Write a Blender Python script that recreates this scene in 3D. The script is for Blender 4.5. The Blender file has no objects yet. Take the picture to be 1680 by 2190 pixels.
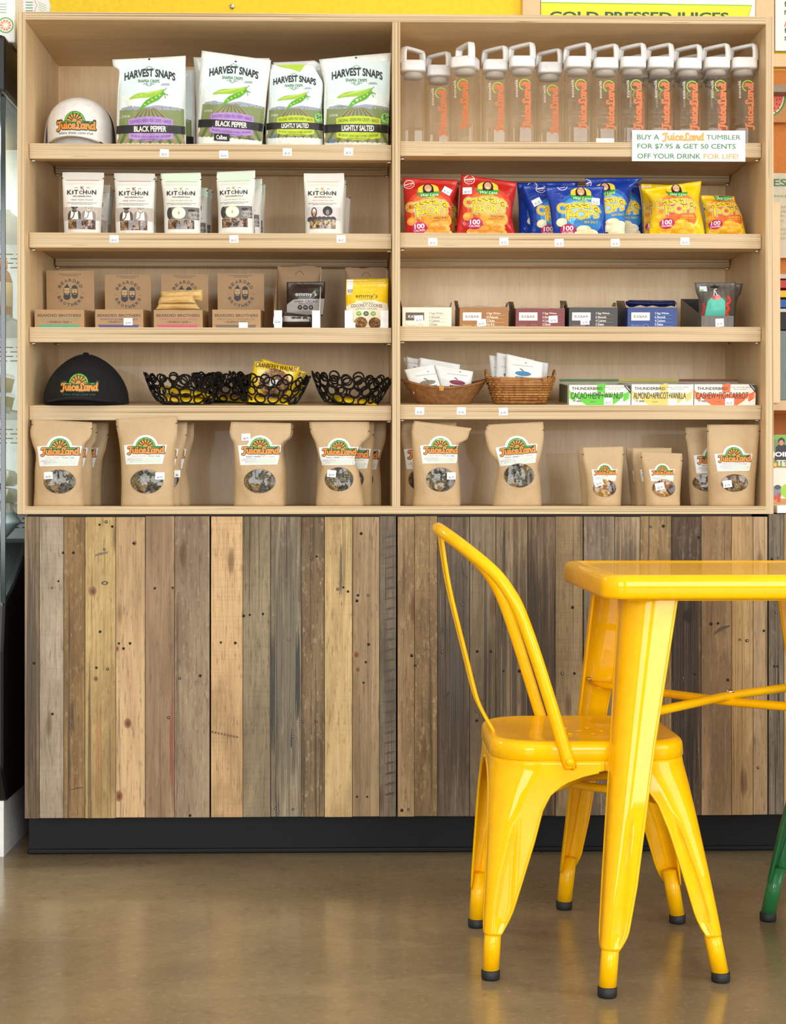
import bpy, bmesh, math, random
from mathutils import Vector, Matrix, noise
from mathutils.geometry import tessellate_polygon

random.seed(7)
SC = bpy.context.scene
COL = SC.collection
R = math.radians

# ------------------------------------------------------------------ camera
F_PX, CX, HOR, CAM_H = 3500.0, 840.0, 1040.0, 0.93      # focal length and horizon in photo pixels (1680 x 2190)
YAW = math.atan(79.0 / F_PX)
SA, CA = math.sin(YAW), math.cos(YAW)
cam_data = bpy.data.cameras.new('camera')
cam_data.sensor_fit = 'HORIZONTAL'
cam_data.sensor_width = 36.0
cam_data.lens = F_PX / 1680.0 * 36.0
cam_data.shift_y = -(1095.0 - HOR) / 1680.0
cam = bpy.data.objects.new('camera', cam_data)
cam.location = (0, 0, CAM_H)
cam.rotation_euler = (R(90), 0, -YAW)
COL.objects.link(cam)
SC.camera = cam

# ------------------------------------------------------------------ world, exposure
SC.view_settings.view_transform = 'Standard'
SC.view_settings.look = 'None'
SC.view_settings.gamma = 1.0
SC.view_settings.use_curve_mapping = False
SC.view_settings.exposure = 0.07
world = bpy.data.worlds.new('world')
SC.world = world
world.use_nodes = True
world.node_tree.nodes['Background'].inputs[0].default_value = (0.92, 0.96, 1.0, 1)
world.node_tree.nodes['Background'].inputs[1].default_value = 0.6

def area(name, loc, rot, sx, sy, power, color=(1, 1, 1)):
    d = bpy.data.lights.new(name, 'AREA')
    d.shape = 'RECTANGLE'; d.size = sx; d.size_y = sy; d.energy = power; d.color = color
    o = bpy.data.objects.new(name, d)
    o.location = loc; o.rotation_euler = rot
    COL.objects.link(o)
    return o

# daylight through the shop windows behind the camera (they light along +y)
area('daylight_window', (-1.9, -3.35, 1.70), (R(90), 0, 0), 2.6, 2.5, 175, (0.94, 0.975, 1.0))
area('daylight_window', (1.9, -3.35, 1.70), (R(90), 0, 0), 2.6, 2.5, 195, (0.94, 0.975, 1.0))
area('added_side_light', (4.40, 0.6, 1.75), (R(90), 0, R(90)), 3.2, 2.2, 110, (0.94, 0.975, 1.0))  # unseen side light, added to brighten the shelf unit's side walls
# ceiling panels
for lx in (-1.9, 0.1, 2.1):
    for ly in (0.9, 2.9):
        area('ceiling_panel_light', (lx, ly, 3.36), (0, 0, 0), 1.1, 0.55, 5, (1.0, 0.97, 0.92))
area('ceiling_panel_light', (0.6, 4.9, 3.36), (0, 0, 0), 2.4, 0.4, 8, (1.0, 0.97, 0.92))

# ------------------------------------------------------------------ pixel -> place helpers
def W(u, v, y):
    """world point on the plane at distance y from the camera wall-wise that shows at photo pixel (u, v)"""
    k = (u - CX) / F_PX
    x = y * (SA + k * CA) / (CA - k * SA)
    yc = x * SA + y * CA
    return Vector((x, y, CAM_H - (v - HOR) * yc / F_PX))

def floor_at(u, v):
    yc = CAM_H * F_PX / (v - HOR); xc = (u - CX) / F_PX * yc
    return Vector((xc * CA + yc * SA, -xc * SA + yc * CA, 0))

def mpp(u, y):
    k = (u - CX) / F_PX
    x = y * (SA + k * CA) / (CA - k * SA)
    return (x * SA + y * CA) / F_PX

# ------------------------------------------------------------------ materials
def lin(c):
    if isinstance(c, str):
        c = c.lstrip('#'); c = tuple(int(c[i:i + 2], 16) / 255 for i in (0, 2, 4))
    return tuple(x / 12.92 if x <= 0.04045 else ((x + 0.055) / 1.055) ** 2.4 for x in c[:3]) + (1.0,)

class NT:
    """small node-tree helper"""
    def __init__(s, name):
        s.m = bpy.data.materials.new(name); s.m.use_nodes = True
        s.t = s.m.node_tree; s.n = s.t.nodes; s.l = s.t.links
        s.b = s.n['Principled BSDF']
    def node(s, typ, **kw):
        n = s.n.new(typ)
        for k, v in kw.items(): setattr(n, k, v)
        return n
    def link(s, a, b): s.l.new(a, b)
    def coords(s, scale=(1, 1, 1), obj=True, rnd=False):
        tc = s.node('ShaderNodeTexCoord'); mp = s.node('ShaderNodeMapping')
        mp.inputs['Scale'].default_value = scale
        s.link(tc.outputs['Object' if obj else 'Generated'], mp.inputs['Vector'])
        if rnd:
            oi = s.node('ShaderNodeObjectInfo'); vm = s.node('ShaderNodeVectorMath', operation='SCALE')
            s.link(oi.outputs['Random'], vm.inputs['Scale']); vm.inputs[0].default_value = (31.0, 17.0, 53.0)
            s.link(vm.outputs[0], mp.inputs['Location'])
        return mp.outputs['Vector']
    def noise(s, vec, scale, detail=4, rough=0.55, dist=0.0):
        n = s.node('ShaderNodeTexNoise')
        n.inputs['Scale'].default_value = scale; n.inputs['Detail'].default_value = detail
        n.inputs['Roughness'].default_value = rough; n.inputs['Distortion'].default_value = dist
        s.link(vec, n.inputs['Vector'])
        return n.outputs['Fac']
    def ramp(s, fac, stops):
        r = s.node('ShaderNodeValToRGB'); e = r.color_ramp.elements
        while len(e) < len(stops): e.new(0.5)
        for el, (p, c) in zip(e, stops):
            el.position = p
            el.color = c if (isinstance(c, tuple) and len(c) == 4) else ((c, c, c, 1) if isinstance(c, (int, float)) else lin(c))
        s.link(fac, r.inputs['Fac'])
        return r.outputs['Color']
    def mix(s, fac, a, b, mode='MIX'):
        m = s.node('ShaderNodeMix', data_type='RGBA', blend_type=mode)
        for sock, val in ((m.inputs[0], fac), (m.inputs[6], a), (m.inputs[7], b)):
            if hasattr(val, 'is_linked') or hasattr(val, 'links'): s.link(val, sock)
            else: sock.default_value = val
        return m.outputs[2]
    def bump(s, height, strength=0.3, dist=0.002):
        b = s.node('ShaderNodeBump'); b.inputs['Strength'].default_value = strength; b.inputs['Distance'].default_value = dist
        s.link(height, b.inputs['Height']); s.link(b.outputs['Normal'], s.b.inputs['Normal'])
    def math(s, op, a, b=0.0):
        m = s.node('ShaderNodeMath', operation=op)
        for i, val in enumerate((a, b)):
            if hasattr(val, 'links'): s.link(val, m.inputs[i])
            else: m.inputs[i].default_value = val
        return m.outputs[0]
    def set(s, **kw):
        for k, v in kw.items():
            sock = s.b.inputs[k.replace('_', ' ')]
            if hasattr(v, 'links'): s.link(v, sock)
            else: sock.default_value = v
        return s.m

_pm = {}
def paint(col, rough=0.55, metal=0.0, coat=0.0, mott=0.06, name=None):
    """plain coloured material with a faint mottle"""
    key = (col, rough, metal, coat, mott)
    if key in _pm: return _pm[key]
    t = NT(name or 'paint_' + str(col).lstrip('#'))
    c = lin(col)
    if mott:
        v = t.coords((1, 1, 1)); n = t.noise(v, 60, 2)
        d = tuple(x * (1 - mott * 2) for x in c[:3]) + (1,)
        t.set(Base_Color=t.ramp(n, [(0.3, d), (0.7, c)]))
    else: t.set(Base_Color=c)
    t.set(Roughness=rough, Metallic=metal, Coat_Weight=coat)
    _pm[key] = t.m
    return t.m

def ink(col): return paint(col, rough=0.5, mott=0.0, name='ink_' + col.lstrip('#'))
def ink_gloss(col): return paint(col, rough=0.3, mott=0.0, name='gloss_ink_' + col.lstrip('#'))

def m_ply_face(name, scale, a='#ccad7e', b='#e4c89a'):
    t = NT(name)
    v = t.coords(scale)
    n1 = t.noise(v, 3.0, 6, 0.6, 0.4); n2 = t.noise(v, 22.0, 3)
    c = t.mix(0.35, t.ramp(n1, [(0.3, a), (0.72, b)]), t.ramp(n2, [(0.3, a), (0.7, b)]))
    t.bump(n2, 0.08, 0.001)
    return t.set(Base_Color=c, Roughness=0.5, Coat_Weight=0.08)
M_PLY_X = m_ply_face('plywood_face_grain_sideways', (0.8, 6, 6))
M_PLY_Z = m_ply_face('plywood_face_grain_upright', (7, 7, 0.7), '#d6b486', '#efd4a6')

def m_ply_edge(name, axis):
    """stacked plies seen on a cut edge; axis = direction across the plies"""
    t = NT(name)
    s = [1.2, 1.2, 1.2]; s[axis] = 640.0
    n = t.noise(t.coords(tuple(s)), 1.0, 1, 0.5)
    s2 = [5.0, 5.0, 5.0]; s2[axis] = 330.0
    n2 = t.noise(t.coords(tuple(s2)), 1.0, 2, 0.5)
    c = t.ramp(n, [(0.33, '#92744e'), (0.43, '#b99e77'), (0.55, '#d6c19c'), (0.66, '#c0a67e'), (0.76, '#a58861')])
    voids = t.ramp(n2, [(0.25, 1.0), (0.285, 0.0)])
    c = t.mix(voids, c, lin('#5a3e24'))
    return t.set(Base_Color=c, Roughness=0.6)
M_EDGE_H = m_ply_edge('plywood_edge_lying', 2)
M_EDGE_V = m_ply_edge('plywood_edge_standing', 0)

def m_plank():
    """weathered reclaimed board: base colour from the object's colour, amounts from its custom properties"""
    t = NT('reclaimed_wood')
    oi = t.node('ShaderNodeObjectInfo')
    def attr(n):
        a = t.node('ShaderNodeAttribute', attribute_type='OBJECT', attribute_name=n); return a.outputs['Fac']
    base = oi.outputs['Color']
    dark = t.mix(1.0, base, (0.30, 0.27, 0.25, 1), 'MULTIPLY')
    lite = t.mix(0.5, base, lin('#e6cfa4'))
    grain = t.noise(t.coords((60, 60, 1.6), rnd=True), 1.6, 5, 0.65, 1.2)
    fine = t.noise(t.coords((260, 260, 9), rnd=True), 1.0, 3, 0.6)
    blot = t.noise(t.coords((9, 9, 2.6), rnd=True), 1.0, 5, 0.6, 0.8)
    saw = t.noise(t.coords((4, 4, 190), rnd=True), 1.0, 3, 0.6)
    speck = t.noise(t.coords((120, 120, 45), rnd=True), 1.0, 3, 0.7)
    g = t.math('MULTIPLY', t.ramp(grain, [(0.36, 1.0), (0.56, 0.0)]), attr('grain_amount'))
    tone = t.noise(t.coords((7, 7, 1.5), rnd=True), 1.0, 5, 0.6, 0.5)
    base = t.mix(t.ramp(tone, [(0.42, 0.8), (0.58, 0.0)]), base, t.mix(1.0, base, (0.50, 0.46, 0.43, 1), 'MULTIPLY'))
    c = t.mix(g, base, dark)
    fleck = t.noise(t.coords((190, 190, 26), rnd=True), 1.0, 3, 0.6)
    c = t.mix(t.ramp(fleck, [(0.57, 0.0), (0.68, 0.6)]), c, dark)
    c = t.mix(t.math('MULTIPLY', t.ramp(blot, [(0.50, 0.0), (0.66, 1.0)]), attr('stain_amount')), c, dark)
    c = t.mix(t.math('MULTIPLY', t.ramp(speck, [(0.55, 0.0), (0.7, 1.0)]), attr('speck_amount')), c, lite)
    c = t.mix(t.math('MULTIPLY', t.ramp(saw, [(0.5, 0.0), (0.68, 0.5)]), attr('saw_amount')), c, dark)
    c = t.mix(t.math('MULTIPLY', t.ramp(fine, [(0.3, 1.0), (0.5, 0.0)]), 0.35), c, dark)
    crack = t.noise(t.coords((85, 85, 0.9), rnd=True), 1.0, 4, 0.7, 0.6)
    c = t.mix(t.math('MULTIPLY', t.ramp(crack, [(0.36, 1.0), (0.42, 0.0)]), t.math('ADD', attr('grain_amount'), 0.35)), c, lin('#33281d'))
    pale = t.noise(t.coords((46, 46, 1.3), rnd=True), 1.0, 4, 0.65, 1.0)
    c = t.mix(t.math('MULTIPLY', t.ramp(pale, [(0.56, 0.0), (0.68, 1.0)]), t.math('MULTIPLY', attr('grain_amount'), 0.55)), c, lite)
    vor = t.node('ShaderNodeTexVoronoi', distance='EUCLIDEAN')
    t.link(t.coords((14, 3, 3.6), rnd=True), vor.inputs['Vector']); vor.inputs['Scale'].default_value = 1.0
    c = t.mix(t.ramp(vor.outputs['Distance'], [(0.03, 0.85), (0.10, 0.6), (0.16, 0.0)]), c, lin('#5a3b22'))
    h = t.math('ADD', grain, t.math('MULTIPLY', fine, 0.5))
    t.bump(h, 0.6, 0.003)
    return t.set(Base_Color=c, Roughness=0.78)
M_PLANK = m_plank()

def m_floor():
    t = NT('polished_concrete')
    v = t.coords()
    n1 = t.noise(v, 1.1, 6, 0.6, 0.5); n2 = t.noise(v, 5.0, 8, 0.65); n3 = t.noise(v, 70.0, 3)
    c = t.ramp(n1, [(0.30, '#756549'), (0.5, '#8c795a'), (0.70, '#9d8967')])
    c = t.mix(t.ramp(n2, [(0.42, 0.0), (0.72, 0.4)]), c, lin('#6b5d48'))
    c = t.mix(t.ramp(t.noise(t.coords((0.7, 2.2, 1)), 2.3, 5, 0.6, 1.5), [(0.56, 0.0), (0.75, 0.2)]), c, lin('#c0ab84'))
    c = t.mix(t.ramp(n3, [(0.55, 0.0), (0.75, 0.3)]), c, lin('#b7a47c'))
    c = t.mix(t.ramp(t.noise(t.coords(), 26.0, 4, 0.7), [(0.55, 0.0), (0.72, 0.35)]), c, lin('#584a36'))
    rough = t.ramp(n2, [(0.3, 0.12), (0.75, 0.24)])
    t.bump(n2, 0.03, 0.004)
    return t.set(Base_Color=c, Roughness=rough, Specular_IOR_Level=0.5)
M_FLOOR = m_floor()

def m_powder(name, col):
    t = NT(name)
    n = t.noise(t.coords(), 40, 2)
    c = lin(col); d = tuple(x * 0.93 for x in c[:3]) + (1,)
    t.bump(t.noise(t.coords(), 9, 2), 0.03, 0.006)
    return t.set(Base_Color=t.ramp(n, [(0.35, d), (0.65, c)]), Roughness=0.4, Specular_IOR_Level=0.15, Coat_Weight=0.5, Coat_Roughness=0.03, Specular_Tint=(1, 0.82, 0.25, 1) if 'yellow' in name else (1, 1, 1, 1))
M_YELLOW = m_powder('yellow_powder_coat', '#ffbe00')
M_GREEN = m_powder('green_powder_coat', '#2f7a45')
M_RUBBER = paint('#17181a', 0.6, name='black_rubber')
M_CHROME = paint('#d8d8d6', 0.2, 1.0, mott=0.0, name='chrome')
M_BLACK = paint('#151516', 0.5, name='black_painted_board'); M_BLACK.node_tree.nodes['Principled BSDF'].inputs['Specular IOR Level'].default_value = 0.2
M_WHITE = paint('#efefec', 0.5, name='white_card')
M_STICKER = paint('#f3f4f6', 0.5, mott=0.0, name='price_sticker_paper')
M_DARKGAP = paint('#17130f', 0.9, name='dark_recess')

def m_kraft(name, col, bump=0.25):
    t = NT(name)
    v = t.coords()
    n = t.noise(v, 14, 4); f = t.noise(v, 420, 2)
    c = lin(col); d = tuple(x * 0.86 for x in c[:3]) + (1,)
    cc = t.mix(t.ramp(f, [(0.55, 0.0), (0.75, 0.25)]), t.ramp(n, [(0.3, d), (0.7, c)]), tuple(x * 0.6 for x in c[:3]) + (1,))
    t.bump(t.noise(v, 26, 3, 0.5, 0.6), bump, 0.006)
    return t.set(Base_Color=cc, Roughness=0.55)
M_KRAFT = m_kraft('kraft_paper', '#c4a67c', 0.5)
M_CARDB = m_kraft('brown_cardboard', '#ad8759', 0.05)

def m_film(name, col, rough=0.22, bump=0.5):
    """printed plastic film with crinkles"""
    t = NT(name)
    v = t.coords()
    c = lin(col); d = tuple(x * 0.9 for x in c[:3]) + (1,)
    t.bump(t.noise(v, 17, 3, 0.5, 1.5), bump, 0.008)
    return t.set(Base_Color=t.ramp(t.noise(v, 30, 2), [(0.3, d), (0.7, c)]), Roughness=rough)
M_FILM_WHITE = m_film('white_film', '#e9ebe4')
M_FILM_GREYW = m_film('white_matte_film', '#e6e3da', 0.45, 0.2)
M_FILM_RED = m_film('red_film', '#c0221c')
M_FILM_BLUE = m_film('blue_film', '#133a9c')
M_FILM_YEL = m_film('yellow_film', '#f2c90a')
M_FILM_BROWN = m_film('dark_brown_film', '#3a2d27', 0.3)
M_FILM_GOLD = m_film('gold_foil_film', '#cfa866', 0.3)
M_FILM_NAVY = m_film('navy_film', '#1b2350', 0.25)
M_FILM_CHAR = m_film('charcoal_film', '#5c554e', 0.35)
M_FILM_PAPER = m_film('white_paper_packet', '#eeede8', 0.5, 0.25)

def m_food(name, cols, scale=55, rough=0.25):
    """bits of dried food behind a glossy window film"""
    t = NT(name)
    vor = t.node('ShaderNodeTexVoronoi'); t.link(t.coords(), vor.inputs['Vector']); vor.inputs['Scale'].default_value = scale
    sep = t.node('ShaderNodeSeparateColor'); t.link(vor.outputs['Color'], sep.inputs['Color'])
    k = len(cols)
    c = t.ramp(sep.outputs[0], [((i + 0.5) / k, col) for i, col in enumerate(cols)])
    n = t.noise(t.coords(), scale * 2.5, 3)
    c = t.mix(t.ramp(n, [(0.4, 0.45), (0.65, 0.0)]), c, lin(cols[0]))
    t.bump(t.noise(t.coords(), 34, 3, 0.5, 2.0), 1.0, 0.02)
    return t.set(Base_Color=c, Roughness=rough, Coat_Weight=0.8, Coat_Roughness=0.05)
M_KALE = m_food('kale_crisps_behind_film', ['#2a2212', '#4d4420', '#6d5f2e', '#8a6a38', '#3c3a1c'])
M_FRUIT = m_food('dried_fruit_behind_film', ['#3d1f16', '#b8742a', '#7a3026', '#c99a3f', '#5b2c22'], 45)
M_CRACK = m_food('seed_crackers_behind_film', ['#3c2a16', '#7a5c30', '#a98a52', '#5b4222'], 120)
M_GRAN = m_food('granola_behind_film', ['#4a2f1e', '#8a5c34', '#b98a52', '#6b4228'], 90)
M_GRANW = m_food('pale_granola_behind_film', ['#6b4d2c', '#c9ab74', '#e6d3a4', '#8f6c3f'], 110)
M_COOKIE = m_food('oat_cookie', ['#6a4522', '#a97a40', '#c99a5a', '#8a5c2e'], 160, 0.7)

def m_clear(name, tint=(0.97, 0.96, 0.94, 1), gloss=0.10, rough=0.03):
    t = NT(name)
    tr = t.node('ShaderNodeBsdfTransparent'); tr.inputs[0].default_value = tint
    gl = t.node('ShaderNodeBsdfGlossy'); gl.inputs['Roughness'].default_value = rough; gl.inputs[0].default_value = (1, 1, 1, 1)
    lw = t.node('ShaderNodeLayerWeight'); lw.inputs['Blend'].default_value = 0.25
    f = t.math('ADD', t.math('MULTIPLY', lw.outputs['Fresnel'], 0.3), gloss * 0.15)
    mx = t.node('ShaderNodeMixShader'); t.link(f, mx.inputs[0]); t.link(tr.outputs[0], mx.inputs[1]); t.link(gl.outputs[0], mx.inputs[2])
    t.link(mx.outputs[0], t.n['Material Output'].inputs['Surface'])
    t.n.remove(t.b)
    return t.m
M_CLEAR = m_clear('clear_plastic')
M_GLASS = m_clear('side_glass', (0.90, 0.95, 0.93, 1), 0.06, 0.01)

# ------------------------------------------------------------------ mesh helpers
class MB:
    def __init__(s): s.v = []; s.f = []; s.mi = []; s.sm = []; s.mats = []
    def midx(s, m):
        if m not in s.mats: s.mats.append(m)
        return s.mats.index(m)
    def add(s, vs, fs, m, smooth=False):
        o = len(s.v); i = s.midx(m)
        s.v.extend([tuple(p) for p in vs])
        for f in fs: s.f.append(tuple(k + o for k in f)); s.mi.append(i); s.sm.append(smooth)
        return s
    def box(s, x0, x1, y0, y1, z0, z1, m, front=None):
        vs = [(x0, y0, z0), (x1, y0, z0), (x1, y1, z0), (x0, y1, z0), (x0, y0, z1), (x1, y0, z1), (x1, y1, z1), (x0, y1, z1)]
        s.add(vs, [(0, 3, 2, 1), (4, 5, 6, 7), (1, 2, 6, 5), (2, 3, 7, 6), (3, 0, 4, 7)], m)
        o = len(s.v) - 8; i = s.midx(front or m)
        s.f.append((o, o + 1, o + 5, o + 4)); s.mi.append(i); s.sm.append(False)
        return s
    def tube(s, pts, r, m, seg=10, closed=False, cap=True):
        pts = [Vector(p) for p in pts]; n = len(pts)
        rs = r if isinstance(r, (list, tuple)) else [r] * n
        vs = []; T0 = None; U = None
        for i, p in enumerate(pts):
            a = pts[(i - 1) % n] if (closed or i) else p; b = pts[(i + 1) % n] if (closed or i < n - 1) else p
            T = (b - a).normalized() if (b - a).length > 1e-9 else Vector((0, 0, 1))
            if U is None:
                U = T.orthogonal().normalized()
            else:
                U = (U - T * U.dot(T))
                U = U.normalized() if U.length > 1e-6 else T.orthogonal().normalized()
            V = T.cross(U)
            for k in range(seg):
                an = 2 * math.pi * k / seg
                vs.append(p + (U * math.cos(an) + V * math.sin(an)) * rs[i])
        fs = []
        for i in range(n if closed else n - 1):
            for k in range(seg):
                a = i * seg + k; b = i * seg + (k + 1) % seg; c = ((i + 1) % n) * seg + (k + 1) % seg; d = ((i + 1) % n) * seg + k
                fs.append((a, b, c, d))
        if cap and not closed:
            fs.append(tuple(range(seg - 1, -1, -1))); fs.append(tuple((n - 1) * seg + k for k in range(seg)))
        return s.add(vs, fs, m, True)
    def lathe(s, prof, m, seg=24, c=(0, 0, 0), sx=1.0, sy=1.0, smooth=True):
        vs = []; fs = []
        for r, z in prof:
            for k in range(seg):
                a = 2 * math.pi * k / seg
                vs.append((c[0] + r * sx * math.cos(a), c[1] + r * sy * math.sin(a), c[2] + z))
        for i in range(len(prof) - 1):
            for k in range(seg):
                fs.append((i * seg + k, i * seg + (k + 1) % seg, (i + 1) * seg + (k + 1) % seg, (i + 1) * seg + k))
        if prof[0][0] > 1e-6: fs.append(tuple(range(seg - 1, -1, -1)))
        if prof[-1][0] > 1e-6: fs.append(tuple((len(prof) - 1) * seg + k for k in range(seg)))
        return s.add(vs, fs, m, smooth)
    def loops(s, rings, m, smooth=True, cap0=False, cap1=False, closed=True):
        n = len(rings[0]); vs = [p for r in rings for p in r]; fs = []
        for i in range(len(rings) - 1):
            for k in range(n if closed else n - 1):
                fs.append((i * n + k, i * n + (k + 1) % n, (i + 1) * n + (k + 1) % n, (i + 1) * n + k))
        if cap0: fs.append(tuple(range(n - 1, -1, -1)))
        if cap1: fs.append(tuple((len(rings) - 1) * n + k for k in range(n)))
        return s.add(vs, fs, m, smooth)
    def build(s, name, parent=None, loc=None, rot=None, bevel=0.0, seg=1, normals=True, solid=0.0):
        me = bpy.data.meshes.new(name)
        me.from_pydata(s.v, [], s.f)
        for m in s.mats: me.materials.append(m)
        me.polygons.foreach_set('material_index', s.mi); me.polygons.foreach_set('use_smooth', s.sm)
        if normals or bevel:
            bm = bmesh.new(); bm.from_mesh(me)
            if bevel:
                bmesh.ops.remove_doubles(bm, verts=bm.verts, dist=1e-6)
                es = [e for e in bm.edges if len(e.link_faces) == 2 and e.calc_face_angle(0) > 0.6]
                bmesh.ops.bevel(bm, geom=es, offset=bevel, segments=seg, profile=0.5, affect='EDGES', clamp_overlap=True)
            bmesh.ops.recalc_face_normals(bm, faces=bm.faces)
            bm.to_mesh(me); bm.free()
        me.update()
        o = bpy.data.objects.new(name, me); COL.objects.link(o)
        if parent: o.parent = parent
        if loc is not None: o.location = loc
        if rot is not None: o.rotation_euler = rot
        if solid:
            sd = o.modifiers.new('thickness', 'SOLIDIFY'); sd.thickness = solid; sd.offset = 0
        return o

def tag(o, label, cat, group=None):
    o['label'] = label; o['category'] = cat
    if group: o['group'] = group
    return o
def struct(o): o['kind'] = 'structure'; return o
def thing(name, label, cat, loc=(0, 0, 0), rot=(0, 0, 0), group=None):
    o = bpy.data.objects.new(name, None); o.empty_display_size = 0.05
    o.location = loc; o.rotation_euler = rot; COL.objects.link(o)
    return tag(o, label, cat, group)
def part(name, parent, loc=(0, 0, 0), rot=(0, 0, 0)):
    o = bpy.data.objects.new(name, None); o.empty_display_size = 0.03
    o.parent = parent; o.location = loc; o.rotation_euler = rot; COL.objects.link(o); return o
def copy_tree(o, parent=None):
    c = o.copy(); COL.objects.link(c); c.parent = parent
    for ch in list(o.children): copy_tree(ch, c)
    return c
def interp(tab, x):
    if x <= tab[0][0]: return tab[0][1]
    for (a, b), (c, d) in zip(tab, tab[1:]):
        if x <= c: return b + (d - b) * (x - a) / (c - a)
    return tab[-1][1]
def smooth_path(pts, n=6, closed=False):
    """Catmull-Rom through the points"""
    P = [Vector(p) for p in pts]; out = []; N = len(P)
    for i in range(N if closed else N - 1):
        p0 = P[(i - 1) % N] if (closed or i) else P[0]; p1 = P[i]; p2 = P[(i + 1) % N]
        p3 = P[(i + 2) % N] if (closed or i < N - 2) else P[-1]
        for k in range(n):
            t = k / n
            out.append(0.5 * ((2 * p1) + (p2 - p0) * t + (2 * p0 - 5 * p1 + 4 * p2 - p3) * t * t + (3 * p1 - p0 - 3 * p2 + p3) * t ** 3))
    if not closed: out.append(P[-1])
    return out

# ================================================================== the room
struct(MB().box(-4.5, 4.5, -3.6, 6.5, -0.06, 0.0, M_FLOOR).build('floor'))
struct(MB().box(-4.5, 4.5, -3.6, 6.5, 3.40, 3.46, paint('#e9e5dc', 0.8, name='ceiling_paint')).build('ceiling'))
M_WALLP = paint('#e6e2d8', 0.8, name='wall_paint')
struct(MB().box(-4.56, -4.5, -3.6, 6.5, 0, 3.4, M_WALLP).build('wall_left'))
wr = MB()                                                   # right wall with an opening for the added side light
wr.box(4.5, 4.56, -3.6, -1.05, 0, 3.4, M_WALLP).box(4.5, 4.56, 2.25, 6.5, 0, 3.4, M_WALLP).box(4.5, 4.56, -1.05, 2.25, 0, 0.6, M_WALLP).box(4.5, 4.56, -1.05, 2.25, 2.9, 3.4, M_WALLP)
struct(wr.build('wall_right'))
M_SHOPF = paint('#8a8378', 0.8, name='shop_front_paint')
wf = MB()                                                   # shop front behind the camera: wall with two window openings
for a, b in ((-4.5, -3.25), (-0.55, 0.55), (3.25, 4.5)): wf.box(a, b, -3.6, -3.5, 0, 3.4, M_SHOPF)
for a, b in ((-3.25, -0.55), (0.55, 3.25)):
    wf.box(a, b, -3.6, -3.5, 0, 0.45, M_SHOPF); wf.box(a, b, -3.6, -3.5, 3.05, 3.4, M_SHOPF)
struct(wf.build('wall_front'))
YB = 5.30                                                   # far wall of the bar behind the shelves
M_YWALL = paint('#f4d016', 0.6, name='yellow_wall_paint')
M_OWALL = paint('#d27a1e', 0.6, name='orange_wall_paint')
zsplit = W(1660, 150, YB).z
struct(MB().box(-4.5, 4.5, YB, YB + 0.08, zsplit, 3.4, M_YWALL).build('wall_back'))
struct(MB().box(-4.5, 4.5, YB, YB + 0.08, 0, zsplit, M_OWALL).build('wall_back_orange'))

# ================================================================== base cabinets with reclaimed boards
D = 4.08                                                    # front plane of the shelves and cabinet doors
DT = D + 0.078                                              # plane of the black toe kick
z_door0, z_door1 = W(760, 1747, D).z, W(760, 1105, D).z
DOORS = [
    ([52, 84, 136, 181.5, 247, 310, 373, 448],
     [('#8c7558', .8, .2, .1, 0), ('#b9a78c', .15, .25, .1, .25), ('#a68150', .35, .35, .35, .1), ('#d6b473', .3, .2, .2, 0),
      ('#dcb582', .12, .1, .1, .1), ('#c19f78', .25, .25, .05, .1), ('#aa9274', .1, .15, .35, .05)],
     'reclaimed wood cabinet door beside the black drinks fridge'),
    ([450.5, 519, 578, 644, 693.5, 753, 811, 847],
     [('#dcb27c', .18, .1, .1, .3), ('#a08e6c', .25, .4, .1, .35), ('#a4957a', .7, .6, .25, 0), ('#937a56', .3, .45, .55, .1),
      ('#dcb97c', .2, .3, .3, .15), ('#b3956c', .45, .2, .1, 0), ('#8f7f68', .5, .8, .1, .7)],
     'reclaimed wood cabinet door left of the divider line, with one peach board'),
    ([849.5, 886, 935, 1004, 1060, 1128, 1187, 1246],
     [('#b08f62', .2, .3, .4, .1), ('#9c7d50', .25, .35, .5, .3), ('#85715a', .9, .35, .1, 0), ('#8a7658', .4, .5, .1, .25),
      ('#967d5c', .9, .3, .1, 0), ('#83694c', .95, .3, .1, 0), ('#a88c60', .25, .3, .1, .45)],
     'reclaimed wood cabinet door behind the yellow chair back'),
    ([1247.5, 1314, 1368, 1436, 1499, 1564, 1610, 1641],
     [('#8a7660', .5, .55, .3, 0), ('#b09572', .9, .3, .2, 0), ('#a08050', .5, .3, .4, 0), ('#6c543c', .8, .5, .25, .1),
      ('#b48f60', .35, .5, .15, .05), ('#d6ae72', .2, .15, .05, .1), ('#bf9c70', .2, .15, .05, .1)],
     'reclaimed wood cabinet door behind the yellow table'),
    ([1643, 1676, 1722, 1770, 1820],
     [('#8e7f6a', .6, .4, .15, .1), ('#d0a970', .2, .2, .1, .1), ('#a68a5e', .4, .3, .2, 0), ('#8a7254', .5, .3, .2, 0)],
     'reclaimed wood cabinet panel at the right picture edge'),
]
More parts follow.
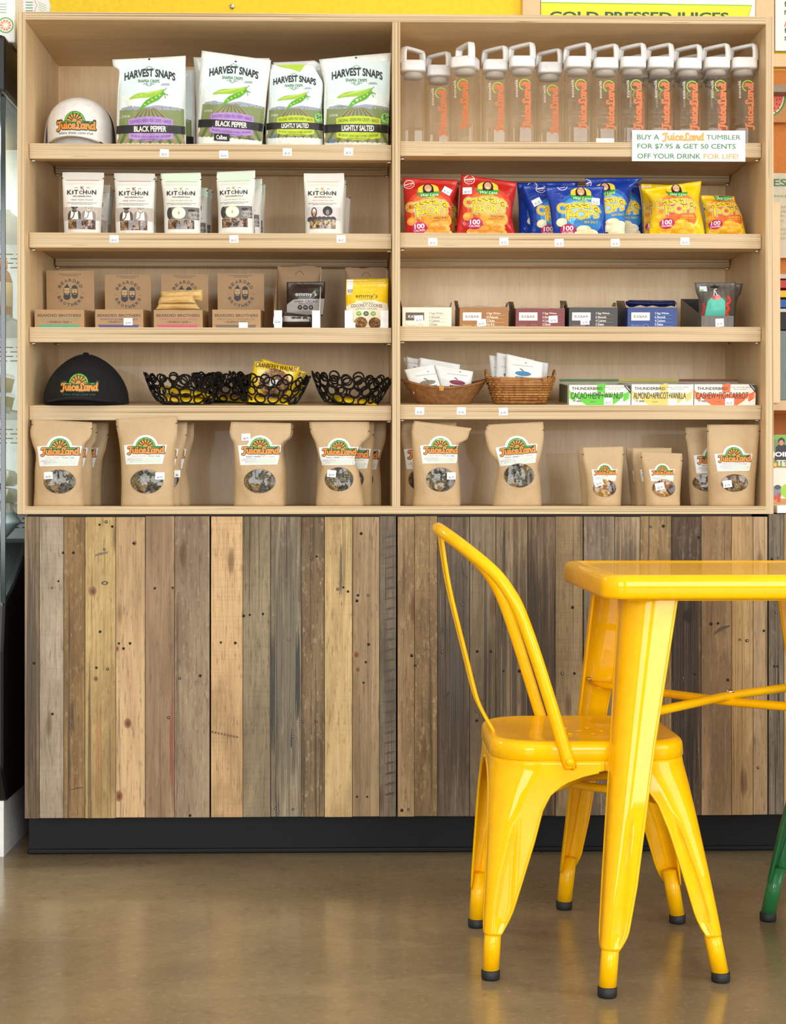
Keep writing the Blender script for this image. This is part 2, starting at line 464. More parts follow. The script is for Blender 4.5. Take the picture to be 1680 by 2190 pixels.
NAILS = [
    [(125, 1243), (111, 1257), (213, 1122), (227, 1116), (157, 1182), (240, 1126), (223, 1175), (254, 1376), (278, 1376), (264, 1387), (206, 1428), (230, 1431),
     (112, 1527), (73, 1418), (331, 1258), (369, 1257), (360, 1535), (384, 1451), (428, 1445), (406, 1744), (135, 1182), (286, 1162), (214, 1351)],
    [(472, 1374), (503, 1375), (521, 1317), (534, 1315), (562, 1313), (618, 1369), (666, 1195), (677, 1190), (722, 1260), (734, 1256), (744, 1265), (772, 1141),
     (765, 1273), (787, 1273), (763, 1285), (788, 1378), (782, 1416), (777, 1460), (646, 1543), (677, 1544), (589, 1729), (626, 1731), (763, 1704), (785, 1704), (626, 1575)],
    [(880, 1402), (946, 1394), (989, 1293), (1020, 1393), (1049, 1393), (1076, 1435), (1110, 1435), (1224, 1299), (1202, 1440), (1228, 1440), (1049, 1516), (1019, 1521),
     (1019, 1541), (1049, 1541), (859, 1733), (873, 1731), (1031, 1497), (887, 1423)],
    [(1391, 1126), (1418, 1125), (1494, 1149), (1520, 1334), (1535, 1333), (1460, 1450), (1485, 1441), (1556, 1454), (1581, 1368), (1597, 1370), (1621, 1642), (1295, 1450), (1633, 1349)],
    [(1650, 1196), (1664, 1193), (1659, 1310), (1655, 1425), (1662, 1425)],
]
def muted(c, sat=0.9, gain=0.97):
    """plank colour with less saturation and a little darker"""
    q = [int(c[k:k + 2], 16) / 255 for k in (1, 3, 5)]; g = sum(q) / 3
    return lin(tuple((g + (x - g) * sat) * gain for x in q))
M_NAIL = paint('#2a211a', 0.5, 0.4, mott=0.0, name='rusty_nail_head')
M_SCREW = paint('#cfcac0', 0.35, 0.6, mott=0.0, name='bright_screw_head')
LAB_CAB = ['base cabinet faced with brown and tan boards, next to the black fridge',
           'base cabinet with a peach board at its left edge, left of centre',
           'base cabinet of dark weathered grain boards behind the yellow chair',
           'base cabinet of mixed boards behind the yellow table top',
           'base cabinet of grey boards cut off by the right picture edge']
for (xs, cols, lab), nails, clab in zip(DOORS, NAILS, LAB_CAB):
    X = [W(u, 1400, D).x for u in xs]
    root = thing('base_cabinet', clab, 'cabinet', (X[0], D, 0), group='base cabinets under the shelves')
    last = xs[0] > 1600
    MB().box(0.002, X[-1] - X[0] - 0.002, 0.022, 0.62, 0.108, z_door1 + (0.0 if not last else 0.004), M_DARKGAP).build('body', root)
    door = MB().box(0.001, X[-1] - X[0] - 0.001, 0.012, 0.0215, z_door0 + 0.002, z_door1 - 0.002, paint('#6b5236', 0.8, name='door_backing_board')).build('door', root)
    for i, (c, ga, st, sp, sw) in enumerate(cols):
        a, b = X[i] - X[0], X[i + 1] - X[0]
        t = random.uniform(0, 0.0016)
        p = MB().box(a + 0.0005, b - 0.0005, t, 0.0115, z_door0 + random.uniform(-.001, .001), z_door1 + (0.006 if last else random.uniform(-.001, .001)), M_PLANK).build('plank', door, bevel=0.0009)
        p.color = muted(c)
        p['grain_amount'] = ga; p['stain_amount'] = st; p['speck_amount'] = sp; p['saw_amount'] = sw
    nb = MB()
    for (u, v) in nails:
        q = W(u, v, D); r = random.uniform(0.0028, 0.0042)
        nb.lathe([(0, 0), (r, 0), (r * 0.9, 0.0016), (0, 0.002)], M_NAIL, 8)
        n0 = len(nb.v) - 8 * 4
        for k in range(n0, len(nb.v)):
            x, y, z = nb.v[k]; nb.v[k] = (x + q.x - X[0], 0.0006 - z, y + q.z)
        if random.random() < 0.3:
            nb.lathe([(0, 0), (r * .5, 0), (r * .45, 0.0008), (0, 0.001)], M_SCREW, 6)
            n0 = len(nb.v) - 6 * 4
            for k in range(n0, len(nb.v)):
                x, y, z = nb.v[k]; nb.v[k] = (x + q.x - X[0], -0.001 - z, y + q.z)
    nb.build('nail_heads', door)['kind'] = 'stuff'
# toe kick and its little foot moulding
xk0 = W(62, 1790, DT).x
bb = MB().box(xk0, 1.9, DT, DT + 0.5, 0, z_door0 - 0.001 + 0.01, M_BLACK).build('baseboard_front')
struct(bb)
struct(MB().box(xk0 - 0.004, 1.9, DT - 0.006, DT + 0.3, 0, 0.013, M_BLACK).build('trim_1', bevel=0.004, seg=2))
# dark worktop strip that carries the shelf unit
wt0 = W(50, 1103, D).x
zb_case = W(845, 1099.5, D).z
tag(MB().box(wt0 + 0.006, 0.995, D + 0.02, D + 0.60, z_door1 + 0.0005, zb_case - 0.0005, paint('#3a2f22', 0.7, name='dark_worktop_edge')).build('worktop'),
    'thin dark worktop strip between the plywood shelves and the board-faced cabinets', 'worktop')

# ================================================================== plywood shelf unit
TP = 0.0195
xl, xr = W(37, 550, D).x, W(1653.5, 550, D).x
zt = W(845, 30, D).z
DEEP = 0.456
unit = thing('shelf_unit', 'large open birch plywood shelf unit with two bays standing on the cabinets', 'shelf unit', ((xl + xr) / 2, D + DEEP / 2, zb_case))
ux, uy, uz = unit.location
def ub(name, x0, x1, y0, y1, z0, z1, m, front, bevel=0.0006):
    return MB().box(x0 - ux, x1 - ux, y0 - uy, y1 - uy, z0 - uz, z1 - uz, m, front).build(name, unit, bevel=bevel)
ub('side_panel', xl, xl + TP, D, D + DEEP, zb_case, zt, M_PLY_Z, M_EDGE_V)
ub('side_panel', xr - TP, xr, D, D + DEEP, zb_case, zt, M_PLY_Z, M_EDGE_V)
ub('top_panel', xl + TP, xr - TP, D, D + DEEP, zt - TP, zt, M_PLY_X, M_EDGE_H)
ub('bottom_panel', xl + TP, xr - TP, D, D + DEEP, zb_case, zb_case + TP, M_PLY_X, M_EDGE_H)
xd = W(847, 550, D).x
ub('divider_panel', xd - TP / 2, xd + TP / 2, D + 0.001, D + DEEP, zb_case + TP, zt - TP, M_PLY_Z, M_EDGE_V)
ub('back_panel', xl + TP, xd - TP / 2, D + DEEP - 0.007, D + DEEP, zb_case + TP, zt - TP, M_PLY_Z, None)
ub('back_panel', xd + TP / 2, xr - TP, D + DEEP - 0.007, D + DEEP, zb_case + TP, zt - TP, M_PLY_Z, None)
LIP = D + 0.042                                              # front plane of the loose shelves
BAYX = [(xl + TP + 0.0015, xd - TP / 2 - 0.0015), (xd + TP / 2 + 0.0015, xr - TP - 0.0015)]
LIPV = [[(308.3, 340.5), (498.5, 530.5), (700.5, 732.5), (868, 899)], [(304, 335), (499, 530.5), (698.5, 730), (866.5, 897)]]
TILT = [[1, 0, 1, 1], [0, 0, 1, 1]]
SHD = 0.385
SHELF = {}
for bay in (0, 1):
    a, b = BAYX[bay]; um = 448 if bay == 0 else 1245
    for row in range(4):
        v0, v1 = LIPV[bay][row]
        z1 = W(um, v0, LIP).z; hh = z1 - W(um, v1, LIP).z
        tilt = math.asin(0.0315 / SHD) if TILT[bay][row] else 0.0
        sh = part('shelf', unit, (a - ux, LIP - uy, z1 - uz), (tilt, 0, 0))
        w = b - a
        MB().box(0, w, 0, SHD, -hh / 2, 0, M_PLY_X, M_EDGE_H).build('shelf_board', sh, bevel=0.0005)
        MB().box(0, w, 0.0, 0.06, -hh, -hh / 2, M_PLY_X, M_EDGE_H).build('front_strip', sh, bevel=0.0005)
        MB().box(0.004, w - 0.004, SHD - 0.05, SHD - 0.012, -hh, -hh / 2, M_PLY_X, M_EDGE_H).build('back_strip', sh, bevel=0.0005)
        SHELF[bay, row] = (z1, tilt, sh, a)
        for px in (a - 0.001, b + 0.001):
            d = 1 if px < (a + b) / 2 else -1
            for yy in (LIP + 0.022, LIP + SHD - 0.03):
                zz = z1 + (yy - LIP) * math.tan(tilt) - hh - 0.0035
                MB().tube([(px - d * 0.002 - ux, yy - uy, zz - uz), (px + d * 0.012 - ux, yy - uy, zz - uz)], 0.003, M_CHROME, 8).build('shelf_pin', unit)
SHELF[0, 4] = SHELF[1, 4] = (zb_case + TP, 0.0, None, None)
LIP_ROW = lambda row: D if row == 4 else LIP

def spot(bay, row, u, s):
    """place on a shelf: s metres behind its front edge, under photo column u -> (location, tilt, metres per pixel)"""
    z1, tilt, _, _ = SHELF[bay, row]
    y = LIP_ROW(row) + s * math.cos(tilt)
    p = W(u, 500, y)
    return Vector((p.x, y, z1 + s * math.sin(tilt))), tilt, mpp(u, y)

# ================================================================== metal chairs and table
def leg_sheet(mb, lip, mat, sx, sy, corner, wx, wy, zs, rad, groove=None):
    """formed sheet-metal corner leg. corner(z) -> outer corner (x, y); wx/wy tables give the flange widths"""
    rings = []; tipx = []; tipy = []
    for z in zs:
        ox, oy = corner(z); fx, fy = interp(wx, z), interp(wy, z); r = min(rad(z), fx * 0.95, fy * 0.95)
        ring = []
        ny, na, nx = 6, 7, 12
        for i in range(ny):
            d = fy - (fy - r) * i / ny
            ring.append((ox, oy - sy * d, z))
        for i in range(na):
            a = math.pi / 2 * i / (na - 1)
            ring.append((ox - sx * (r - r * math.cos(a)), oy - sy * (r - r * math.sin(a)), z))
        for i in range(1, nx + 1):
            d = r + (fx - r) * i / nx
            dent = 0.0
            if groove:
                g0, g1, z0, z1 = groove
                c = (g0 + g1) / 2; hw = (g1 - g0) / 2 * max(0.0, min(1.0, (z - z0) / 0.05 + 0.35))
                if z0 < z < z1 and hw > 0:
                    q = abs(d - c) / hw; e = min(1.0, (z1 - z) / 0.012)
                    dent = 0.0045 * e * (1.0 if q < 0.65 else max(0.0, (1.0 - q) / 0.35))
            ring.append((ox - sx * d, oy - sy * dent, z))
        rings.append(ring); tipy.append(ring[0]); tipx.append(ring[-1])
    mb.loops(rings, mat, True, closed=False)
    for tp in (tipx, tipy):
        tp = [q for q in tp if q[2] < 0.3925 or q[2] > 0.42]
        lip.tube(tp, [0.0012, 0.0016, 0.0022] + [0.003] * (len(tp) - 3), mat, 6)

def rounded_rect(hx, hy, r, n=6, z=0.0, cx=0.0, cy=0.0):
    out = []
    for qx, qy, a0 in ((1, 1, 0), (-1, 1, 90), (-1, -1, 180), (1, -1, 270)):
        for i in range(n + 1):
            a = R(a0 + 90 * i / n)
            out.append((cx + qx * (hx - r) + r * math.cos(a), cy + qy * (hy - r) + r * math.sin(a), z))
    return out

def make_chair(label, loc, rotz, mat, group):
    root = thing('metal_chair', label, 'chair', loc, (0, 0, rotz), group)
    XO, HX, HY, ZT = -0.024, 0.187, 0.185, 0.447
    # --- seat pan: dished top, rounded rim, apron
    rings = []
    for s, dz in ((0.04, -.009), (0.35, -.008), (0.62, -.006), (0.80, -.003), (0.90, -.0005)):
        rings.append(rounded_rect(HX * s, HY * s, 0.085 * s, 7, ZT + dz, XO))
    for k in range(6):
        a = R(90 * k / 5); rr = 0.014
        rings.append(rounded_rect(HX - rr + rr * math.sin(a), HY - rr + rr * math.sin(a), 0.085, 7, ZT - rr + rr * math.cos(a), XO))
    rings.append(rounded_rect(HX + .001, HY + .001, 0.085, 7, ZT - 0.034, XO))
    rings.append(rounded_rect(HX - .0015, HY - .0015, 0.083, 7, ZT - 0.036, XO))
    rings.append(rounded_rect(HX - .008, HY - .008, 0.082, 7, ZT - 0.0365, XO))
    seat = MB().loops(rings, mat, True, cap0=True).build('seat', root)
    for i in range(7):
        hb = MB()
        a = 2 * math.pi * i / 6; rr = 0.0 if i == 6 else 0.045
        cx, cy = XO + rr * math.cos(a), rr * math.sin(a)
        hb.tube([(cx + 0.005 * math.cos(t), cy + 0.005 * math.sin(t), ZT - 0.0068) for t in [2 * math.pi * j / 10 for j in range(10)]], 0.0012, mat, 5, closed=True)
        hb.build('drain_hole_rim', seat)
    # --- four pressed legs
    zs = [0.085, 0.09, 0.10, 0.115, 0.13] + [0.15 + 0.012 * i for i in range(16)] + [0.338, 0.348, 0.357, 0.365, 0.372, 0.378, 0.383, 0.387, 0.390, 0.393, 0.398, 0.404, 0.4115]
    WXR = [(0, .03), (.085, .029), (.105, .040), (.13, .049), (.172, .06), (.26, .0825), (.32, .095), (.349, .109), (.37, .135), (.384, .172), (.393, .2125), (.412, .2098)]
    WXF = [(0, .03), (.085, .029), (.105, .038), (.13, .043), (.172, .048), (.278, .062), (.33, .074), (.36, .090), (.375, .105), (.387, .13), (.393, .1632), (.412, .1612)]
    WY = [(0, .03), (.085, .029), (.105, .034), (.2, .044), (.28, .055), (.33, .072), (.36, .095), (.38, .13), (.393, .1850), (.412, .1834)]
    for sx in (-1, 1):
        for sy in (-1, 1):
            fx0 = -0.2325 if sx < 0 else 0.2325; fy0 = 0.199 if sx < 0 else 0.224
            tx = XO + sx * (HX - 0.0022); ty = HY - 0.0022
            def corner(z, fx0=fx0, fy0=fy0, tx=tx, ty=ty, sy=sy):
                k = z / 0.4115
                return fx0 + (tx - fx0) * k, sy * (fy0 + (ty - fy0) * k)
            mb = MB(); lip = MB()
            leg_sheet(mb, lip, mat, sx, sy, corner, WXR if sx < 0 else WXF, WY, zs, lambda z: interp([(0.09, .0168), (.13, .018), (.2, .026), (.3, .046), (.36, .066), (.393, .083)], z), (0.014, 0.052, 0.092, 0.30))
            leg = mb.build('leg', root, solid=0.0022)
            lip.build('rolled_edge', leg)
            a = corner(0.115); b = corner(0.006)
            MB().tube([(a[0] - sx * .0165, a[1] - sy * .0165, 0.115), (b[0] - sx * .0165, b[1] - sy * .0165, 0.012)], 0.0160, mat, 16).build('foot_tube', leg)
            MB().lathe([(0.0, 0.0), (0.0165, 0.0), (0.0178, 0.004), (0.0178, 0.017), (0.016, 0.0185), (0, 0.0185)], M_RUBBER, 16, (b[0] - sx * .0165, b[1] - sy * .0165, 0)).build('rubber_foot', leg)
    # --- crossed braces under the seat
    for s in (-1, 1):
        MB().tube([(-0.190, -s * 0.160, 0.320), (-0.11, -s * 0.10, 0.335), (-0.02, 0, 0.339 + 0.008 * s), (0.06, s * 0.09, 0.335), (0.150, s * 0.160, 0.320)], 0.0085, mat, 8).build('brace', root)
    # --- backrest hoop, its rivets and the centre splat
    half = [(-0.0655, -.1885, .402), (-0.0735, -.189, .425), (-0.126, -.187, .594), (-0.160, -.183, .691), (-0.1825, -.176, .7335), (-0.2095, -.163, .768), (-0.2535, -.133, .806), (-0.287, -.083, .832), (-0.3035, -.03, .844)]
    path = smooth_path(half + [(x, -y, z) for x, y, z in reversed(half)], 7)
    hoop = MB().tube(path, 0.0122, mat, 14).build('backrest_hoop', root)
    for s in (-1, 1):
        MB().lathe([(0, 0), (.0085, 0), (.0085, .002), (.006, .0045), (0, .0055)], mat, 14).build('rivet', hoop, (-0.0675, s * 0.2005, 0.412), (R(-90 * s), 0, 0))
    sp = smooth_path([(-0.302, 0, .838), (-0.2855, 0, .732), (-0.252, 0, .593), (-0.2326, 0, .516), (-0.2186, 0, .482), (-0.199, 0, .448), (-0.189, 0, .428)], 5)
    rings = []
    for i, p in enumerate(sp):
        hw = 0.052 - 0.012 * i / (len(sp) - 1)
        rings.append([(p.x + (0.004 if abs(j) < 3 else 0.0), hw * j / 4, p.z) for j in range(-4, 5)])
    splat = MB().loops(rings, mat, True, closed=False).build('back_splat', root, solid=0.002)
    for j in (0, -1): MB().tube([r[j] for r in rings], 0.0035, mat, 6).build('rolled_edge', splat)
    return root

fts = [floor_at(1043, 2093), floor_at(1542, 2101), floor_at(1014, 1981), floor_at(1442, 1973)]
ccx = W(1043, 2000, 3.08).x * 0 + 0.4695
ccy = sum(p.y for p in fts) / 4
make_chair('glossy yellow metal chair with tall hoop back, pushed under the yellow table', (ccx, ccy, 0), 0, M_YELLOW, None)
make_chair('dark green metal chair, only one leg showing at the right picture edge', (1.566 - ccx, ccy + 0.012, 0), math.pi, M_GREEN, None)

# ---- table
tcx, tcy, TZ, TH = 0.754, 3.283, 0.7675, 0.302
tbl = thing('metal_table', 'square glossy yellow metal table with splayed legs and crossed brace rods', 'table', (tcx, tcy, 0))
rings = [rounded_rect(TH * s, TH * s, 0.03 * s, 6, TZ - 0.0035) for s in (0.03, 0.5, 0.86)]
rings += [rounded_rect(TH - 0.030, TH - 0.030, 0.032, 6, TZ - 0.003), rounded_rect(TH - 0.024, TH - 0.024, 0.034, 6, TZ - 0.0004), rounded_rect(TH - 0.016, TH - 0.016, 0.036, 6, TZ)]
for k in range(1, 6):
    a = R(90 * k / 5); rr = 0.014
    rings.append(rounded_rect(TH - rr + rr * math.sin(a), TH - rr + rr * math.sin(a), 0.042, 6, TZ - rr + rr * math.cos(a)))
rings += [rounded_rect(TH + .001, TH + .001, 0.042, 6, TZ - 0.038), rounded_rect(TH - .003, TH - .003, 0.04, 6, TZ - 0.044), rounded_rect(TH - .022, TH - .022, 0.03, 6, TZ - 0.046)]
MB().loops(rings, M_YELLOW, True, cap0=True).build('tabletop', tbl)
fr = MB()
for s in (-1, 1):
    fr.box(-0.25, 0.25, s * 0.25 - 0.002, s * 0.25 + 0.002, 0.717, TZ - 0.012, M_YELLOW)
    fr.box(s * 0.25 - 0.002, s * 0.25 + 0.002, -0.248, 0.248, 0.717, TZ - 0.012, M_YELLOW)
fr.build('apron_frame', tbl)
zs = [0.085, 0.09, 0.10, 0.11, 0.12, 0.14, 0.17, 0.2, 0.24, 0.28, 0.3, 0.31, 0.32, 0.33, 0.34, 0.36, 0.4, 0.45, 0.5, 0.55, 0.6, 0.66, 0.72, 0.735]
WT = [(0, .03), (.085, .030), (.105, .040), (.12, .044), (.2, .053), (.45, .068), (.735, .093)]
for sx in (-1, 1):
    for sy in (-1, 1):
        def corner(z, sx=sx, sy=sy):
            k = z / 0.72
            return sx * (0.314 - 0.064 * k), sy * (0.327 - 0.075 * k)
        mb = MB(); lip = MB()
        leg_sheet(mb, lip, M_YELLOW, sx, sy, corner, WT, WT, zs, lambda z: interp([(0.085, .0172), (.12, .018), (.3, .032), (.735, .055)], z), (0.012, 0.040, 0.092, 0.325))
        leg = mb.build('leg', tbl, solid=0.0025)
        lip.build('rolled_edge', leg)
        a = corner(0.115); b = corner(0.006)
        MB().tube([(a[0] - sx * .017, a[1] - sy * .017, 0.115), (b[0] - sx * .017, b[1] - sy * .017, 0.012)], 0.0165, M_YELLOW, 16).build('foot_tube', leg)
        MB().lathe([(0.0, 0.0), (0.0165, 0.0), (0.018, 0.004), (0.018, 0.018), (0.016, 0.0195), (0, 0.0195)], M_RUBBER, 16, (b[0] - sx * .017, b[1] - sy * .017, 0)).build('rubber_foot', leg)
        MB().lathe([(0, 0), (.008, 0), (.008, .003), (.005, .006), (0, .007)], M_CHROME, 12, (sx * 0.250, sy * 0.256, 0.511)).build('bolt', leg)
for s in (-1, 1):
    rod = MB().tube([(-0.248, s * -0.254, 0.506), (-0.230, s * -0.236, 0.504), (-0.22, s * -0.225, 0.502), (-0.02, s * -0.02, 0.502 + 0.006 * s), (0.02, s * 0.02, 0.502 + 0.006 * s), (0.22, s * 0.225, 0.502), (0.230, s * 0.236, 0.504), (0.248, s * 0.254, 0.506)],
                    [0.004, 0.006, 0.009, 0.009, 0.009, 0.009, 0.006, 0.004], M_YELLOW, 10).build('brace_rod', tbl)
MB().lathe([(0, 0), (.008, 0), (.008, .003), (.005, .006), (0, .007)], M_CHROME, 12, (0, 0, 0.515)).build('bolt', tbl)

# ================================================================== lettering and printed art
_tc = {}; _tb = {}
def text_mesh(s, bold=0.0, shear=0.0):
    key = (s, bold, shear)
    if key in _tc: return _tc[key]
    c = bpy.data.curves.new('lettering', 'FONT'); c.body = s; c.resolution_u = 3; c.offset = bold; c.shear = shear
    o = bpy.data.objects.new('lettering', c)
    me = bpy.data.meshes.new_from_object(o)
    vs = [(v.co.x, v.co.y) for v in me.vertices]; fs = [tuple(p.vertices) for p in me.polygons]
    bpy.data.objects.remove(o); bpy.data.curves.remove(c); bpy.data.meshes.remove(me)
    if not vs: vs = [(0, 0), (1, 0), (0, 1)]; fs = []
    x0 = min(v[0] for v in vs); x1 = max(v[0] for v in vs); y0 = min(v[1] for v in vs); y1 = max(v[1] for v in vs)
    if bold: text_mesh(s, 0.0, shear); x0, x1, y0, y1 = _tb[s, shear]
    else: _tb[s, shear] = (x0, x1, y0, y1)
    vs = [((x - x0) / max(x1 - x0, 1e-6), (y - y0) / max(y1 - y0, 1e-6)) for x, y in vs]
    _tc[key] = (vs, fs)
    return _tc[key]

def ribbon(pts, width, ramp=5e-6, lift=0.0):
    """flat brush stroke along 2-D points with half-round ends; the height creeps up along the stroke so crossings do not clash"""
    P = [Vector((p[0], p[1])) for p in pts]; n = len(P)
    ws = width if isinstance(width, (list, tuple)) else [width] * n
    vs = []; fs = []; tg = []
    for i in range(n):
        a = P[max(i - 1, 0)]; b = P[min(i + 1, n - 1)]; t = (b - a)
        t = t.normalized() if t.length > 1e-9 else Vector((1, 0)); tg.append(t)
        nrm = Vector((-t.y, t.x)) * ws[i] / 2; dz = lift + ramp * i
        vs += [(*(P[i] + nrm), dz), (*(P[i] - nrm), dz)]
    for i in range(n - 1): fs.append((2 * i, 2 * i + 1, 2 * i + 3, 2 * i + 2))
    for i, sg in ((0, -1), (n - 1, 1)):
        an = math.atan2(tg[i].y * sg, tg[i].x * sg); o = len(vs); dz = lift + ramp * i
        for k in range(7):
            q = an - math.pi / 2 + math.pi * k / 6
            vs.append((P[i].x + ws[i] / 2 * math.cos(q), P[i].y + ws[i] / 2 * math.sin(q), dz))
        fs.append(tuple(range(o, o + 7)))
    return vs, fs

GLYPH = {
    'J': ([[(0.05, 1.12), (0.14, 1.40), (0.45, 1.36), (0.85, 1.46)], [(0.62, 1.40), (0.56, 0.8), (0.5, 0.1), (0.28, -0.22), (0.02, -0.12)]], 0.95),
    'u': ([[(0.05, 0.9), (0.1, 0.35), (0.27, 0.08), (0.5, 0.2), (0.6, 0.5)], [(0.62, 0.95), (0.6, 0.3), (0.78, 0.05)]], 0.92),
    'i': ([[(0.1, 0.95), (0.1, 0.25), (0.27, 0.05)], [(0.1, 1.34), (0.13, 1.37)]], 0.44),
    'c': ([[(0.6, 0.75), (0.4, 0.95), (0.12, 0.75), (0.08, 0.35), (0.3, 0.06), (0.64, 0.2)]], 0.76),
    'e': ([[(0.1, 0.45), (0.45, 0.52), (0.57, 0.75), (0.36, 0.95), (0.1, 0.7), (0.08, 0.3), (0.3, 0.05), (0.64, 0.18)]], 0.78),
    'L': ([[(0.85, 1.12), (0.74, 1.46), (0.45, 1.45), (0.36, 1.1), (0.46, 0.6), (0.36, 0.15), (0.1, -0.02), (0.05, 0.18), (0.3, 0.22), (0.6, 0.0), (0.95, 0.08)]], 1.0),
    'a': ([[(0.6, 0.8), (0.35, 0.95), (0.1, 0.7), (0.08, 0.3), (0.3, 0.06), (0.55, 0.3), (0.62, 0.7)], [(0.65, 0.95), (0.6, 0.3), (0.78, 0.05)]], 0.9),
    'n': ([[(0.08, 0.95), (0.1, 0.05)], [(0.1, 0.5), (0.3, 0.9), (0.55, 0.85), (0.58, 0.4), (0.74, 0.05)]], 0.9),
    'd': ([[(0.6, 0.8), (0.35, 0.95), (0.1, 0.7), (0.08, 0.3), (0.3, 0.06), (0.55, 0.3), (0.62, 0.7)], [(0.68, 1.5), (0.6, 0.3), (0.78, 0.05)]], 0.8),
}
def script_word(word, extra=0.0, w=0.27):
    """brush lettering; returns triangles in a unit box whose size is given by the plain (extra = 0) word"""
    vs = []; fs = []; x = 0.0; nst = 0
    for ch in word:
        st, adv = GLYPH[ch]
        for s in st:
            p = [(q.x + x, q.y) for q in smooth_path([(a, b, 0) for a, b in s], 4)]
            v, f = ribbon(p, w + extra, 5e-6, nst * 6e-5); nst += 1
            o = len(vs); vs += v; fs += [tuple(k + o for k in q) for q in f]
        x += adv
    return [((a + 0.1) / (x + 0.1), (b + 0.35) / 2.0, c) for a, b, c in vs], fs
WORD, WORD_FAT = script_word('JuiceLand', 0.05), script_word('JuiceLand', 0.33)

def split_tris(vs, fs, L):
    """triangulate and cut until no edge is longer than L"""
    vs = list(vs); out = []; mid = {}
    stack = []
    for f in fs:
        for i in range(1, len(f) - 1): stack.append((f[0], f[i], f[i + 1]))
    while stack:
        a, b, c = stack.pop()
        e = [(math.hypot(vs[p][0] - vs[q][0], vs[p][1] - vs[q][1]), p, q, r) for p, q, r in ((a, b, c), (b, c, a), (c, a, b))]
        m = max(e)
        if m[0] <= L: out.append((a, b, c)); continue
        _, p, q, r = m; k = (min(p, q), max(p, q))
        if k not in mid:
            mid[k] = len(vs); vs.append(((vs[p][0] + vs[q][0]) / 2, (vs[p][1] + vs[q][1]) / 2))
        h = mid[k]; stack += [(p, h, r), (h, q, r)]
    return vs, out

